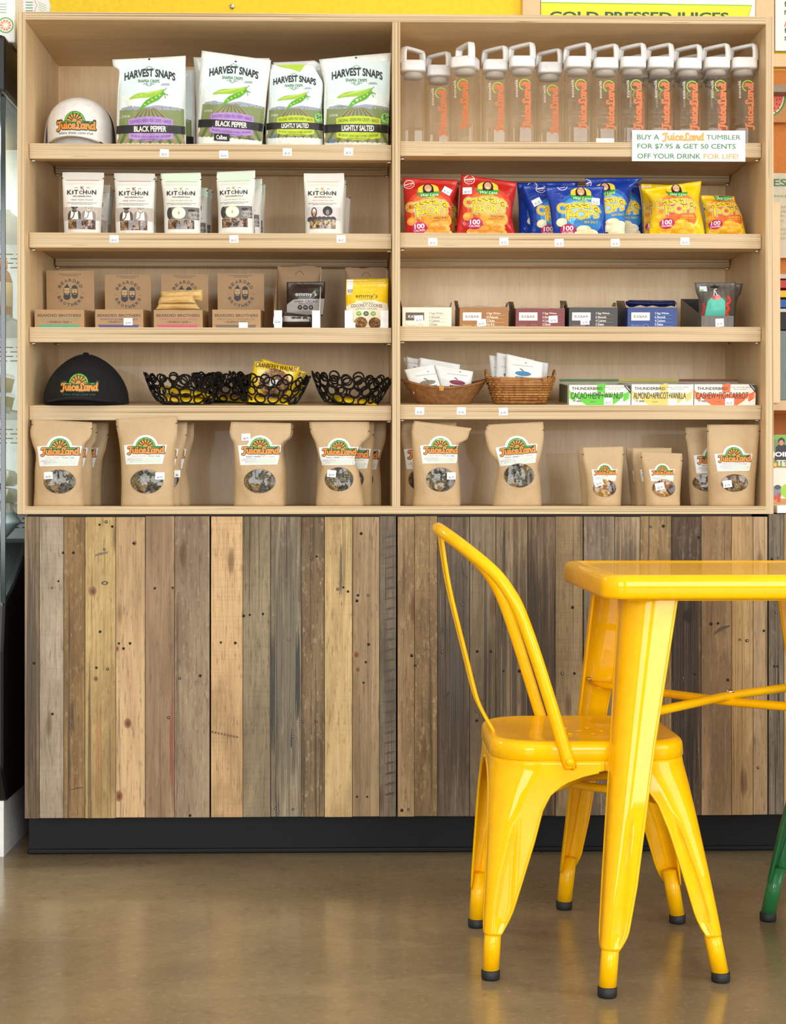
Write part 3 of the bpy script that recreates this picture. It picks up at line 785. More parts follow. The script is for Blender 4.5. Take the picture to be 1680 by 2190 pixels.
class Art:
    """flat print drawn in photo pixels; z = stacking level"""
    def __init__(s, cell=7.0): s.layers = []; s.cell = cell
    def put(s, vs, fs, mat, z=1, cut=True):
        if isinstance(mat, str): mat = ink(mat)
        if cut: vs, fs = split_tris(vs, fs, s.cell)
        s.layers.append((vs, fs, mat, z)); return s
    def poly(s, pts, mat, z=1):
        tr = tessellate_polygon([[Vector((p[0], p[1], 0)) for p in pts]])
        return s.put([(p[0], p[1]) for p in pts], [tuple(t) for t in tr], mat, z)
    def rect(s, x0, y0, x1, y1, mat, z=1): return s.put([(x0, y0), (x1, y0), (x1, y1), (x0, y1)], [(0, 1, 2, 3)], mat, z)
    def oval(s, cx, cy, rx, ry, mat, z=1, a0=0, a1=360, n=24, hole=0.0):
        full = a1 - a0 >= 360; vs = []; fs = []
        m = n if full else n + 1
        for i in range(m):
            a = R(a0 + (a1 - a0) * i / n)
            vs.append((cx + rx * math.cos(a), cy - ry * math.sin(a)))
            vs.append((cx + rx * hole * math.cos(a), cy - ry * hole * math.sin(a)))
        for i in range(n):
            j = (i + 1) % m
            fs.append((2 * i, 2 * j, 2 * j + 1, 2 * i + 1))
        return s.put(vs, fs, mat, z)
    def text(s, t, x0, y0, x1, y1, mat, z=3, bold=0.0, shear=0.0, arc=0.0, slope=0.0, rot90=False):
        if bold and any(c in 'MWmw' for c in t):          # heavy M and W: overprint instead of swelling the outline
            d = bold * 0.8 * (y1 - y0)
            for q in (-d, 0.0, d): s.text(t, x0 + q, y0, x1 + q, y1, mat, z, 0.0, shear, arc, slope, rot90)
            return s
        vs, fs = text_mesh(t, bold, shear)
        out = []
        for a, b in vs:
            if rot90: x = x1 - (x1 - x0) * b; y = y1 - (y1 - y0) * a
            else:
                x = x0 + (x1 - x0) * a; y = y1 - (y1 - y0) * b
                y -= arc * (1 - (2 * a - 1) ** 2); y += slope * (2 * a - 1)
            out.append((x, y))
        return s.put(out, fs, mat, z)
    def word(s, data, x0, y0, x1, y1, mat, z=3, rot90=False, slope=0.0):
        vs, fs = data
        if rot90: out = [(x0 + (x1 - x0) * (1 - b), y1 - (y1 - y0) * a, c) for a, b, c in vs]
        else: out = [(x0 + (x1 - x0) * a, y1 - (y1 - y0) * b + slope * (2 * a - 1), c) for a, b, c in vs]
        return s.put(out, fs, mat, z, cut=False)
    def ring_text(s, t, cx, cy, r, a_mid, span, h, mat, z=3, under=False, bold=0.0, wf=0.8):
        n = len(t)
        for i, ch in enumerate(t):
            if ch == ' ': continue
            f = (i + 0.5) / n - 0.5
            an = R(a_mid - f * span) if not under else R(a_mid + f * span)
            vs, fs = text_mesh(ch, bold); out = []
            for a, b in vs:
                lx, ly = (a - 0.5) * h * wf * (0.45 if ch == 'I' else 1), (b - 0.5) * h
                if not under: rr = r + ly; x = cx + rr * math.cos(an) + lx * math.sin(an); y = cy - rr * math.sin(an) + lx * math.cos(an)
                else: rr = r - ly; x = cx + rr * math.cos(an) - lx * math.sin(an); y = cy - rr * math.sin(an) - lx * math.cos(an)
                out.append((x, y))
            s.put(out, fs, mat, z, cut=False)
        return s
    def stroke(s, pts, w, mat, z=2, smooth=True):
        p = [(q.x, q.y) for q in smooth_path([(a, b, 0) for a, b in pts], 5)] if (smooth and len(pts) > 2) else pts
        if isinstance(w, (list, tuple)) and len(w) != len(p): w = [interp([(i / (len(w) - 1), x) for i, x in enumerate(w)], k / (len(p) - 1)) for k in range(len(p))]
        vs, fs = ribbon(p, w)
        return s.put(vs, fs, mat, z, cut=False)
    def build(s, name, parent, surf, ref, at, sc, rot=0.0, base=0.0006, step=0.0002, shear=0.0, skip=None):
        """ref: art pixel that lands on local (x, z) = at; sc: metres per pixel; surf(x, z) -> (x, y, z) on the carrier's front"""
        mb = MB(); cr, sr = math.cos(rot), math.sin(rot)
        for li, (vs, fs, mat, z) in enumerate(s.layers):
            off = base + step * z + min(li, 220) * 0.000016; out = []
            for p_ in vs:
                px, py = p_[0], p_[1]; dz = p_[2] if len(p_) > 2 else 0.0
                a, b = (px - ref[0]) * sc, (ref[1] - py) * sc
                a += shear * b
                X, Y, Z = surf(at[0] + a * cr - b * sr, at[1] + a * sr + b * cr)
                out.append((X, Y - off - dz, Z))
            mb.add(out, fs, mat)
        return mb.build(name, parent, normals=False)

def ticks(a, x0, x1, y, h, mat, z=2, slope=0.0):
    """print too small to read: a row of short dashes"""
    x = x0
    while x < x1 - 0.5:
        w = random.uniform(1.6, 4.5); yy = y + slope * (x - x0)
        a.poly([(x, yy), (min(x + w, x1), yy), (min(x + w, x1), yy + h), (x, yy + h)], mat, z); x += w + 0.9

def flat(y=0.0): return lambda x, z: (x, y, z)

ORG, DGR, LGR = '#f28a2c', '#1f4a2e', '#6cc02c'
def logo(a, x0, y0, x1, y1, z=2, outline=True, org=ORG, dgr=DGR, lgr=LGR):
    """sunrise emblem over the brush word, in the box given (word occupies the lower 45 percent)"""
    w = x1 - x0; h = y1 - y0; ym = y0 + 0.53 * h; cx = x0 + 0.49 * w; rx = 0.275 * w; ry = ym - y0
    if outline:
        a.oval(cx, ym + 2, rx, ry + 2, dgr, z, 0, 180)
        a.rect(x0 + 0.10 * w, ym - 1.2, x1 - 0.04 * w, ym + 5, dgr, z)
        a.word(WORD_FAT, x0, y0 + 0.50 * h, x1, y1, dgr, z)
    for b0, b1 in ((4, 52), (57, 100), (105, 176)):
        a.oval(cx, ym, rx * 0.92, ry * 0.92, lgr, z + 1, b0, b1, 8, 0.88)
    for k in range(7):
        t = R(12 + 26 * k); t0 = t - R(7.5); t1 = t + R(7.5)
        q = lambda an, f: (cx + rx * f * math.cos(an), ym - ry * f * math.sin(an))
        a.poly([q(t - R(4.5), 0.33), q(t0, 0.70), q(t, 0.77), q(t1, 0.70), q(t + R(4.5), 0.33)], org, z + 1)
    a.oval(cx, ym, rx * 0.24, ry * 0.26, org, z + 1, 0, 180, 10)
    for b0, b1 in ((0.13, 0.28), (0.34, 0.52), (0.66, 0.90)):
        a.stroke([(x0 + b0 * w, ym + 1.2), (x0 + b1 * w, ym + 1.2)], max(0.06 * ry, 1.0), lgr, z + 2)
    a.word(WORD, x0, y0 + 0.50 * h, x1, y1, org, z + 3)
    return a

def sticker(a, x, y, price, z=6, w=19, h=15, rot=0.0):
    c, s_ = math.cos(rot), math.sin(rot)
    q = lambda p, r: (x + p * c - r * s_, y + p * s_ + r * c)
    a.poly([q(-w / 2, -h / 2), q(w / 2, -h / 2), q(w / 2, h / 2), q(-w / 2, h / 2)], M_STICKER, z)
    if price:
        b = Art(); b.text(price, -5.5, 0.5, 5.5, 5.5, '#3a3d44', 0, bold=0.01)
        vs, fs, m, _ = b.layers[0]
        a.put([q(px, py) for px, py in vs], fs, m, z + 1, cut=False)
    return a

# ================================================================== bags and packets
class Bag: pass
def bag(bay, row, s, L, Rr, T, mat, name, label, cat='bag', group=None, prof='stand', crinkle=0.002, snap=True, seed=0, ridge=None, notch=None, lift=0.0):
    """soft pouch whose left and right edges run through photo pixels (top to bottom), s metres behind the shelf front"""
    um = sum(p[0] for p in L + Rr) / len(L + Rr)
    loc, tilt, m = spot(bay, row, um, s)
    loc.z += lift
    root = thing(name, label, cat, loc, (tilt, 0, 0), group)
    def edge(E):
        q = []
        for i, (u, v) in enumerate(E):
            w = W(u, v, loc.y); q.append(((w.x - loc.x), 0.0 if (snap and i == len(E) - 1) else (w.z - loc.z)))
        q = q[::-1]
        sm = [(p.x, p.y) for p in smooth_path([(a, b, 0) for a, b in q], 4)]
        ln = [0.0]
        for a, b in zip(sm, sm[1:]): ln.append(ln[-1] + math.hypot(b[0] - a[0], b[1] - a[1]))
        return [(l / ln[-1], p[0]) for l, p in zip(ln, sm)], [(l / ln[-1], p[1]) for l, p in zip(ln, sm)]
    lx, lz = edge(L); rx, rz = edge(Rr)
    g = {'stand': [(0, .72), (.06, .85), (.25, 1), (.5, .82), (.72, .38), (.84, .08), (.9, .02), (1, .012)],
         'pillow': [(0, .02), (.05, .10), (.15, .55), (.35, .95), (.5, 1), (.65, .95), (.82, .5), (.9, .14), (.94, .03), (1, .015)],
         'flat': [(0, .1), (.12, .7), (.5, 1), (.85, .6), (.95, .1), (1, .05)]}[prof]
    NU, NV = 16, 30
    def pt(u, t):
        a, b = interp(lx, t), interp(rx, t); c, d = interp(lz, t), interp(rz, t)
        return a + (b - a) * u, c + (d - c) * u
    def yfront(u, t, x, z):
        e = max(0.0, 1 - abs(2 * u - 1) ** 2.4) ** 0.75
        y = -T / 2 * interp(g, t) * e
        k = crinkle * min(1.0, e * 1.6) * (1.0 if t < 0.82 else 0.25)
        if mat is M_KRAFT: y += 0.0045 * e * (1 - t) * noise.noise(Vector((x * 13 + seed, z * 9, seed * 1.7))) - 0.003 * e * abs(noise.noise(Vector((x * 34 + z * 20, z * 7, seed * 2.9))))
        n = noise.noise(Vector((x * 28, z * 22, seed * 7.3))) + 0.6 * abs(noise.noise(Vector((x * 60 + 9, z * 45, seed * 3.1))))
        y += k * n
        if ridge:
            for rt in ridge: y -= 0.0012 * math.exp(-((t - rt) / 0.008) ** 2)
        if prof == 'stand': y += 0.012 * (1 - e) * math.sin(t * 5 + seed) * 0.3
        return y
    F = [[None] * (NU + 1) for _ in range(NV + 1)]; B = [[None] * (NU + 1) for _ in range(NV + 1)]
    for j in range(NV + 1):
        t = j / NV
        for i in range(NU + 1):
            u = i / NU; x, z = pt(u, t)
            e = max(0.0, 1 - abs(2 * u - 1) ** 2.4) ** 0.75
            yf = yfront(u, t, x, z)
            if i in (0, NU): yf = min(yf, 0.004)
            F[j][i] = (x, yf, z); B[j][i] = (x, max(T / 2 * interp(g, t) * e, yf + 0.0008), z)
    mb = MB(); n = NU + 1
    vs = [p for r in F for p in r]; o = len(vs); vs += [p for r in B for p in r]; fs = []
    for j in range(NV):
        for i in range(NU):
            a = j * n + i; fs.append((a, a + 1, a + n + 1, a + n)); fs.append((o + a, o + a + n, o + a + n + 1, o + a + 1))
        a = j * n; fs.append((a, a + n, o + a + n, o + a)); a += NU; fs.append((a, o + a, o + a + n, a + n))
    for i in range(NU):
        fs.append((i, o + i, o + i + 1, i + 1)); a = NV * n + i; fs.append((a, a + 1, o + a + 1, o + a))
    mb.add(vs, fs, mat, True)
    body = mb.build('bag_body', root)
    bag_ = Bag(); bag_.root, bag_.loc, bag_.m, bag_.tilt, bag_.body = root, loc, m, tilt, body
    NT_ = 96
    tab = [[interp(q, i / NT_) for i in range(NT_ + 1)] for q in (lx, lz, rx, rz)]
    def at_(k, t):
        f = t * NT_; i = min(NT_ - 1, int(f)); c = tab[k]
        return c[i] + (c[i + 1] - c[i]) * (f - i)
    def surf(x, z):
        u = 0.5
        for _ in range(3):
            lo, hi = 0.0, 1.0
            for _ in range(9):
                md = (lo + hi) / 2
                p = at_(1, md)
                if p + (at_(3, md) - p) * u < z: lo = md
                else: hi = md
            t = (lo + hi) / 2
            a, b = at_(0, t), at_(2, t); u = min(0.985, max(0.015, (x - a) / (b - a)))
        fi = u * NU; fj = t * NV; i = min(NU - 1, int(fi)); j = min(NV - 1, int(fj)); p, q = fi - i, fj - j
        y = (F[j][i][1] * (1 - p) + F[j][i + 1][1] * p) * (1 - q) + (F[j + 1][i][1] * (1 - p) + F[j + 1][i + 1][1] * p) * q
        X = min(b - 0.0005, max(a + 0.0005, x))
        zt_ = at_(1, 1.0) + (at_(3, 1.0) - at_(1, 1.0)) * u
        return X, y, min(max(z, min(tab[1][0], tab[3][0]) + 0.001), zt_ - 0.001)
    bag_.surf = surf
    def local(u, v):
        w = W(u, v, loc.y); return (w.x - loc.x, w.z - loc.z)
    bag_.local = local
    def art(a, ref, at, scale=1.0, rot=0.0, name='printed_art', **kw):
        return a.build(name, root, surf, ref, local(*at), m * scale, rot, **kw)
    bag_.art = art
    if notch:
        nb = MB()
        for (u, v) in notch:
            x, z = local(u, v); nb.box(x - 0.0018, x + 0.0018, -0.0025, 0.003, z - 0.0008, z + 0.0008, M_DARKGAP)
        nb.build('tear_notch', root)['kind'] = 'stuff'
    return bag_

def tray(bay, row, s, u0, u1, vtop, depth, mat, name, label, group=None, back=None, side_slope=False, wall=0.0016, inner=None, cut=None):
    """open-topped carton: front panel spans u0..u1 with its top edge at vtop; back = top pixel of the rear panel at its own depth"""
    um = (u0 + u1) / 2
    loc, tilt, m = spot(bay, row, um, s)
    root = thing(name, label, 'box', loc, (tilt, 0, 0), group)
    hw = (u1 - u0) / 2 * m; h = W(um, vtop, loc.y).z - loc.z
    hb = h if back is None else W(um, back, loc.y + depth).z - loc.z - depth * math.sin(tilt)
    inner = inner or mat
    MB().box(-hw, hw, 0, wall, 0, h, mat).build('front_panel', root)
    for sx in (-1, 1):
        a, b = sorted((sx * hw, sx * (hw - wall)))
        z0, z1 = (h, hb) if side_slope else (h, h)
        vs = [(a, wall, 0), (b, wall, 0), (b, depth, 0), (a, depth, 0), (a, wall, z0), (b, wall, z0), (b, depth, z1), (a, depth, z1)]
        MB().add(vs, [(0, 3, 2, 1), (4, 5, 6, 7), (0, 1, 5, 4), (1, 2, 6, 5), (2, 3, 7, 6), (3, 0, 4, 7)], mat).build('side_panel', root)
    MB().box(-hw + wall, hw - wall, wall, depth, 0, wall, inner).build('base_panel', root)
    MB().box(-hw, hw, depth, depth + wall, 0, hb, inner).build('back_panel', root)
    t = Bag(); t.root, t.loc, t.m, t.hw, t.h, t.hb, t.depth, t.tilt = root, loc, m, hw, h, hb, depth, tilt
    t.local = lambda u, v, y=0.0: ((lambda w: (w.x - loc.x, w.z - loc.z))(W(u, v, loc.y + y)))
    t.art = lambda a, ref, at, scale=1.0, rot=0.0, name='printed_art', y=0.0, **kw: a.build(name, root, flat(y), ref, t.local(*at, y), m * scale, rot, base=0.0002, step=0.00012, **kw)
    return t

# ---- knots, streaks and burns that single boards carry
def knot(a, u, v, rx, ry):
    a.oval(u, v, rx, ry, '#9a6a3e', 0); a.oval(u + rx * .1, v, rx * .72, ry * .74, '#7d4d2a', .4); a.oval(u + rx * .1, v + ry * .1, rx * .36, ry * .4, '#53301b', .8)
def streak(a, u, v0, v1, w, col, seed, n=5):
    rnd = random.Random(seed)
    for k in range(n):
        x = u + rnd.uniform(-w, w); p = v0 + (v1 - v0) * rnd.uniform(0, .25); q = v1 - (v1 - v0) * rnd.uniform(0, .25)
        a.stroke([(x, p), (x + rnd.uniform(-2, 2), (p + q) / 2), (x + rnd.uniform(-2, 2), q)], [.4, rnd.uniform(1.2, 3.0), .4], col, .2)
MARK = [Art(20) for _ in range(4)]
for u, v, rx, ry in ((200, 1263, 9, 11), (252, 1386, 4, 6), (275, 1545, 8, 11), (256, 1700, 8, 12), (290, 1161, 4, 6), (207, 1450, 5, 6)): knot(MARK[0], u, v, rx, ry)
MARK[0].oval(226, 1246, 7, 4, '#2a2018', .3, hole=.6); MARK[0].stroke([(152, 1687), (167, 1683), (180, 1682)], [.6, 2.2, 1.2], '#3a2a18', .2); MARK[0].stroke([(205, 1188), (216, 1184), (230, 1181)], [1, 5, 4], '#6a6248', .2)
streak(MARK[0], 368, 1420, 1740, 3, '#8a4a34', 1, 4); streak(MARK[0], 68, 1110, 1740, 12, '#4a3a2a', 2, 16); streak(MARK[0], 157, 1480, 1580, 4, '#43331c', 3, 4); streak(MARK[0], 212, 1500, 1740, 5, '#b07a4a', 4, 5)
for u, v, rx, ry in ((764, 1432, 6, 7), (761, 1400, 8, 9)): knot(MARK[1], u, v, rx, ry)
streak(MARK[1], 585, 1350, 1610, 6, '#2e2820', 5, 12); streak(MARK[1], 636, 1340, 1560, 6, '#2e2820', 6, 12); streak(MARK[1], 731, 1160, 1280, 4, '#5a4c34', 7, 5); streak(MARK[1], 626, 1550, 1600, 3, '#1f1a14', 8, 5); streak(MARK[1], 610, 1110, 1740, 26, '#6d6350', 9, 22)
for k in range(9): MARK[1].oval(455 + 6.5 * k, 1564 + k * 1.4, 2.2, 2.4, '#6a4a2c', .2, n=8)
for k in range(26): MARK[1].stroke([(822, 1150 + 22 * k), (834, 1147 + 22 * k), (845, 1145 + 22 * k)], [.5, random.uniform(2, 6), 1], '#3d3730', .2)
streak(MARK[2], 968, 1110, 1740, 28, '#4a3e30', 10, 26); streak(MARK[2], 1094, 1110, 1740, 30, '#4f4232', 11, 26); streak(MARK[2], 1157, 1110, 1740, 26, '#3f3224', 12, 30); streak(MARK[2], 1040, 1110, 1740, 4, '#2c231a', 13, 3)
MARK[2].oval(949, 1347, 6, 6, '#3a3228', .2, hole=.55); MARK[2].stroke([(948, 1495), (956, 1485), (961, 1480)], [1, 6, 1], '#2a221a', .3); MARK[2].stroke([(987, 1200), (991, 1225), (999, 1240)], [.6, 3, .6], '#2a221a', .3)
streak(MARK[3], 1468, 1110, 1740, 26, '#3a2c1e', 14, 34); streak(MARK[3], 1341, 1110, 1740, 22, '#5a4a36', 15, 24); streak(MARK[3], 1402, 1110, 1740, 26, '#7a5e38', 16, 14); streak(MARK[3], 1473, 1300, 1335, 7, '#1e1710', 17, 10)
MARK[3].stroke([(1530, 1358), (1545, 1346), (1562, 1340)], [1, 7, 3], '#4a3c2e', .2); streak(MARK[3], 1585, 1110, 1740, 16, '#b08a54', 18, 8)
for i_, root_ in enumerate([o for o in bpy.data.objects if o.name.startswith('base_cabinet')][:4]):
    door_ = [c for c in root_.children if c.name.startswith('door')][0]
    w_ = W(800, 1400, D)
    o_ = MARK[i_].build('wood_marks', door_, flat(0.0), (800, 1400), (w_.x - root_.location.x, w_.z), mpp(800, D), base=0.0001, step=0.0001)
    o_['kind'] = 'stuff'

# ================================================================== price tags on the shelf fronts
def price_tag(bay, row, u, v, price):
    z1, tilt, sh, a = SHELF[bay, row]
    w = W(u, v, LIP); m = mpp(u, LIP)
    art = Art(); sticker(art, 0, 0, price, 0, 19, 16, random.uniform(-.05, .05))
    o = art.build('price_tag', sh, flat(0.0), (0, 0), (w.x - a, w.z - z1), m, base=0.0004, step=0.0003)
    o['label'] = 'small white price sticker reading ' + price
for u, v in ((351, 327), (478, 330), (614, 325), (745, 324)): price_tag(0, 0, u, v, '$2.25')
for u, v in ((244, 511), (500, 511), (729, 511)): price_tag(0, 1, u, v, '$3.25')
for u, v in ((925, 517), (1077, 516), (1195, 519), (1315, 519), (1464, 516)): price_tag(1, 1, u, v, '$1.25')
for u, v in ((897, 879), (986, 879), (1076, 880)): price_tag(1, 3, u, v, '$1.95')

# ================================================================== kraft pouches on the bottom boards
def kraft_art(flavor, window=True, dx=0, dy=0):
    a = Art()
    card = [(81, 955), (102, 953.5)] + [(129 + 27 * math.cos(R(t)), 957 - 24.5 * math.sin(R(t))) for t in range(165, 10, -12)] + [(156, 953.5), (176, 954), (167, 996), (87, 997.5)]
    a.poly(card, M_WHITE, 0)
    logo(a, 90, 937.5, 170, 976, 1)
    p, q, pc, qc = flavor
    w1 = 32 * len(p) / 11
    if not p.strip(): ticks(a, 118, 142, 978, 2.4, pc, 2)
    else: a.text(p, 99.5, 977.3, 99.5 + w1, 980.9, pc, 2, bold=0.008); a.text(q, 102 + w1, 977.3, 162, 980.9, qc, 2)
    for k, (x0, x1) in enumerate(((94, 165), (90, 167), (97, 163), (97, 163))):
        y = 983.6 + 2.9 * k; xm = x0 + (x1 - x0) * (0.0 if k == 3 else 0.4); x = x0
        while x < x1 - 2:
            w = random.uniform(2.5, 6)
            a.rect(x, y, min(x + w, x1), y + 1.0, '#8d928a' if x < xm else '#a9c98a', 2); x += w + 1.0
    return a
FL1 = ('KALE CRISPS', 'TEXAS CHILI', '#f0a07a', '#5a5a5a'); FL2 = ('KALE CRISPS', 'SPICY QUESO', '#5a5a5a', '#f08050'); FL3 = ('DELICIOUS GLUTEN FREE', 'CRACKERS', '#e07a5a', '#9ab87a')
A_K1, A_K2, A_K3 = kraft_art(FL1), kraft_art(FL2), kraft_art(FL3)

def kraft(s, bay, L, Rr, label, art=None, lab=None, lscale=1.0, lrot=0.0, win=None, food=None, stick=None, T=0.052, seed=0, group=None):
    m = M_KRAFT
    b = bag(bay, 4, s, L, Rr, T, m, 'kraft_pouch', label, 'pouch', group, 'stand', 0.003, seed=seed, ridge=(0.80, 0.87),
            notch=[(L[1][0] + 1, L[1][1]), (Rr[1][0] - 1, Rr[1][1])] if len(L) > 5 else None)
    if art: b.art(art, (129, 966), lab, lscale, lrot, 'printed_label')
    if win:
        a = Art(4.0)
        a.oval(win[0], win[1], win[2], win[3], '#8a6a42', 0, hole=0.96)
        for k in range(5):
            a.oval(win[0], win[1], win[2] * 0.97 * (1 - k / 5), win[3] * 0.97 * (1 - k / 5), food or M_KALE, 0, hole=max(0.0, (1 - (k + 1) / 5) / (1 - k / 5)))
        b.art(a, (win[0], win[1]), (win[0], win[1]), 1.0, 0.0, 'window')
    if stick:
        a = Art(); sticker(a, stick[0], stick[1], stick[2], 3, rot=stick[3] if len(stick) > 3 else 0)
        b.art(a, stick[:2], stick[:2], 1.0, 0.0, 'price_sticker')
    return b

def shifted(E, dx, dy=0): return [(u + dx, v + dy) for u, v in E]
K = 'kraft pouches on the bottom boards'
P1L = [(67, 896), (68, 908), (65, 925), (70, 950), (77, 972), (74, 1010), (73, 1045), (71, 1084)]; P1R = [(197, 903), (197, 917), (194, 935), (185, 945), (178, 960), (177, 1000), (178, 1050), (179, 1084)]
kraft(.030, 0, P1L, P1R, 'leftmost large kraft pouch, its curled left edge against the side wall', A_K1, (129, 966), win=(130.5, 1030, 34, 26), stick=(107, 1017, '$6.95', -.04), seed=1, group=K)
E1 = [(206, 905), (207, 925), (204, 945), (196, 960), (198, 1000), (196, 1060), (195, 1083)]
kraft(.088, 0, shifted(E1, -118), E1, 'kraft pouch directly behind the leftmost one', A_K1, (142, 970), win=(146, 1030, 34, 26), seed=2, group=K)
E2 = [(232, 903), (231, 930), (226, 960), (219, 985), (216, 1040), (216, 1082)]
kraft(.146, 0, shifted(E2, -116), E2, 'rearmost kraft pouch of the leftmost row', A_K1, (164, 970), win=(160, 1030, 33, 26), seed=3, group=K)
P2L = [(248, 895), (248, 912), (251, 926), (256, 960), (259, 1000), (260, 1040), (259, 1084)]; P2R = [(377, 890), (379, 905), (378, 930), (374, 960), (373, 1000), (372, 1050), (371, 1086)]
kraft(.030, 0, P2L, P2R, 'tall straight kraft pouch, second from the left at the front', A_K1, (312, 963), 0.97, win=(316, 1030, 35, 26), stick=(344, 1018, '$6.95'), seed=4, group=K)
E3 = [(400, 903), (399, 930), (394, 955), (387, 985), (386, 1010), (385, 1050), (384, 1081)]
kraft(.088, 0, shifted(E3, -116), E3, 'kraft pouch directly behind the second front pouch from the left', A_K1, (335, 972), win=(350, 1025, 33, 26), stick=(382, 1013, '$6.95'), seed=5, group=K)
E4 = [(415, 905), (414, 940), (407, 965), (400, 1005), (406, 1040), (406, 1080)]
kraft(.146, 0, shifted(E4, -116), E4, 'rearmost kraft pouch of the row second from the left', A_K1, (352, 972), win=(350, 1030, 33, 26), seed=6, group=K)
P3L = [(494, 902), (491, 922), (493, 935), (500, 950), (501, 980), (501, 1010), (500, 1050), (500, 1084)]; P3R = [(622, 905), (622, 918), (619, 935), (607, 945), (600, 960), (606, 1000), (607, 1050), (607, 1084)]
kraft(.052, 0, P3L, P3R, 'front kraft pouch with a price sticker above its label, right of the empty gap', A_K2, (556, 964), 0.98, win=(556, 1029, 34, 26), stick=(526, 935, '$6.95', -.05), seed=7, group=K)
kraft(.112, 0, shifted(P3L, 6), shifted(P3R, 5), 'kraft pouch hidden behind the one with a sticker above its label', seed=8, group=K)
P4L = [(661, 902), (662, 918), (666, 930), (674, 948), (681, 975), (688, 995), (681, 1025), (676, 1065), (675, 1082)]; P4R = [(789, 902), (790, 922), (788, 935), (773, 950), (761, 970), (758, 985), (767, 1010), (776, 1060), (778, 1083)]
kraft(.052, 0, P4L, P4R, 'pinched-waist kraft pouch at the front, nearest the divider on the left side', A_K2, (724.5, 967), 0.90, win=(725, 1025, 31, 26), stick=(709, 1013, '$6.95', .1), seed=9, group=K)
E5 = [(800, 903), (799, 930), (799, 950), (796, 1000), (795, 1050), (795, 1083)]
kraft(.112, 0, shifted(E5, -118), E5, 'kraft pouch directly behind the pinched-waist pouch', A_K2, (746, 972), win=(745, 1025, 33, 26), seed=10, group=K)
E6 = [(825, 902), (824, 940), (812, 985), (814, 1020), (815, 1080)]
kraft(.172, 0, shifted(E6, -116), E6, 'rearmost kraft pouch left of the divider', A_K2, (766, 974), win=(765, 1025, 33, 26), seed=11, group=K)
P5L = [(886, 900), (880, 918), (881, 950), (883, 1000), (885, 1040), (883, 1083)]; P5R = [(1008, 916), (1003, 925), (998, 940), (981, 950), (978, 975), (982, 1010), (984, 1060), (984, 1082)]
kraft(.052, 1, P5L, P5R, 'kraft pouch with its top corner flared right, first right of the divider', A_K1, (941, 963), 0.91, win=(941, 1026, 32, 26), stick=(964, 1018, '$6.95'), seed=12, group=K)
E7 = [(860, 903), (858, 925), (858, 940), (864, 980), (863, 1030), (863, 1080)]
kraft(.112, 1, E7, shifted(E7, 116), 'kraft pouch tucked behind the flared one, beside the divider', A_K1, (911, 972), win=(905, 1026, 33, 26), seed=13, group=K)
P6L = [(1044, 908), (1037, 918), (1037, 930), (1040, 948), (1048, 970), (1063, 990), (1062, 1015), (1057, 1045), (1053, 1081)]; P6R = [(1161, 902), (1162, 920), (1161, 945), (1156, 975), (1150, 1000), (1154, 1020), (1157, 1060), (1158, 1081)]
kraft(.052, 1, P6L, P6R, 'kraft pouch with a tilted label, standing alone right of centre', A_K2, (1105, 964), 0.95, 0.085, win=(1108, 1017, 33, 26), seed=14, group=K)
P7L = [(1245, 957), (1245, 972), (1246, 985), (1249, 1000), (1253, 1040), (1256, 1081)]; P7R = [(1333, 955), (1333.5, 972), (1332, 985), (1329, 1020), (1328, 1050), (1327, 1081)]
A_KS = kraft_art((' ', ' ', '#f0a07a', '#5a5a5a'))
A_KS.layers = [l for l in A_KS.layers]
kraft(.052, 1, P7L, P7R, 'small kraft pouch of dried fruit, left one of the two small fronts', A_KS, (1291, 1011), 0.58, win=(1290, 1044, 25, 19), food=M_FRUIT, stick=(1277, 1032, '$2.95', -.35), T=.045, seed=15, group=K)
E8 = [(1235, 962), (1235, 975), (1236, 990), (1240, 1030), (1244, 1080)]
kraft(.105, 1, E8, shifted(E8, 82), 'small kraft pouch peeking out left behind the left small one', seed=16, T=.045, group=K)
P8L = [(1369, 966), (1370, 978), (1372, 990), (1376, 1030), (1378, 1060), (1380, 1082)]; P8R = [(1458, 970), (1459, 985), (1458, 1000), (1455, 1040), (1453, 1060), (1453, 1081)]
kraft(.052, 1, P8L, P8R, 'small kraft pouch of dried fruit, right one of the two small fronts', A_KS, (1414, 1011), 0.58, win=(1416, 1044, 25, 19), food=M_FRUIT, stick=(1407, 1040, '$2.95', -.2), T=.045, seed=17, group=K)
E9 = [(1351, 958), (1351, 975), (1352, 988), (1357, 1030), (1361, 1080)]
kraft(.105, 1, E9, shifted(E9, 84), 'small kraft pouch right behind the right small front pouch', A_KS, (1394, 1011), .58, seed=18, T=.045, group=K)
E10 = [(1338, 957), (1338, 975), (1340, 990), (1344, 1020), (1349, 1079)]
kraft(.158, 1, E10, shifted(E10, 80), 'rearmost small kraft pouch between the two small fronts', A_KS, (1378, 1013), .58, seed=19, T=.045, group=K)
P9L = [(1465, 914), (1465, 928), (1465, 938), (1468, 952), (1471, 990), (1473, 1040), (1477, 1079)]
kraft(.125, 1, P9L, shifted(P9L, 105, -2), 'large kraft pouch half hidden behind the rightmost pouch', A_K3, (1524, 984), 0.9, win=(1508, 1032, 30, 19), food=M_CRACK, seed=20, group=K)
P10L = [(1512, 908), (1511.5, 922), (1511, 950), (1512, 1000), (1513, 1040), (1515, 1081)]; P10R = [(1624, 908), (1624, 922), (1622, 935), (1618, 980), (1614, 1030), (1613, 1081)]
kraft(.055, 1, P10L, P10R, 'rightmost large kraft pouch with seed crackers in its window', A_K3, (1566, 981), 0.86, win=(1566, 1033, 30, 19), food=M_CRACK, stick=(1550, 1035, '$7.95', -.15), seed=21, group=K)

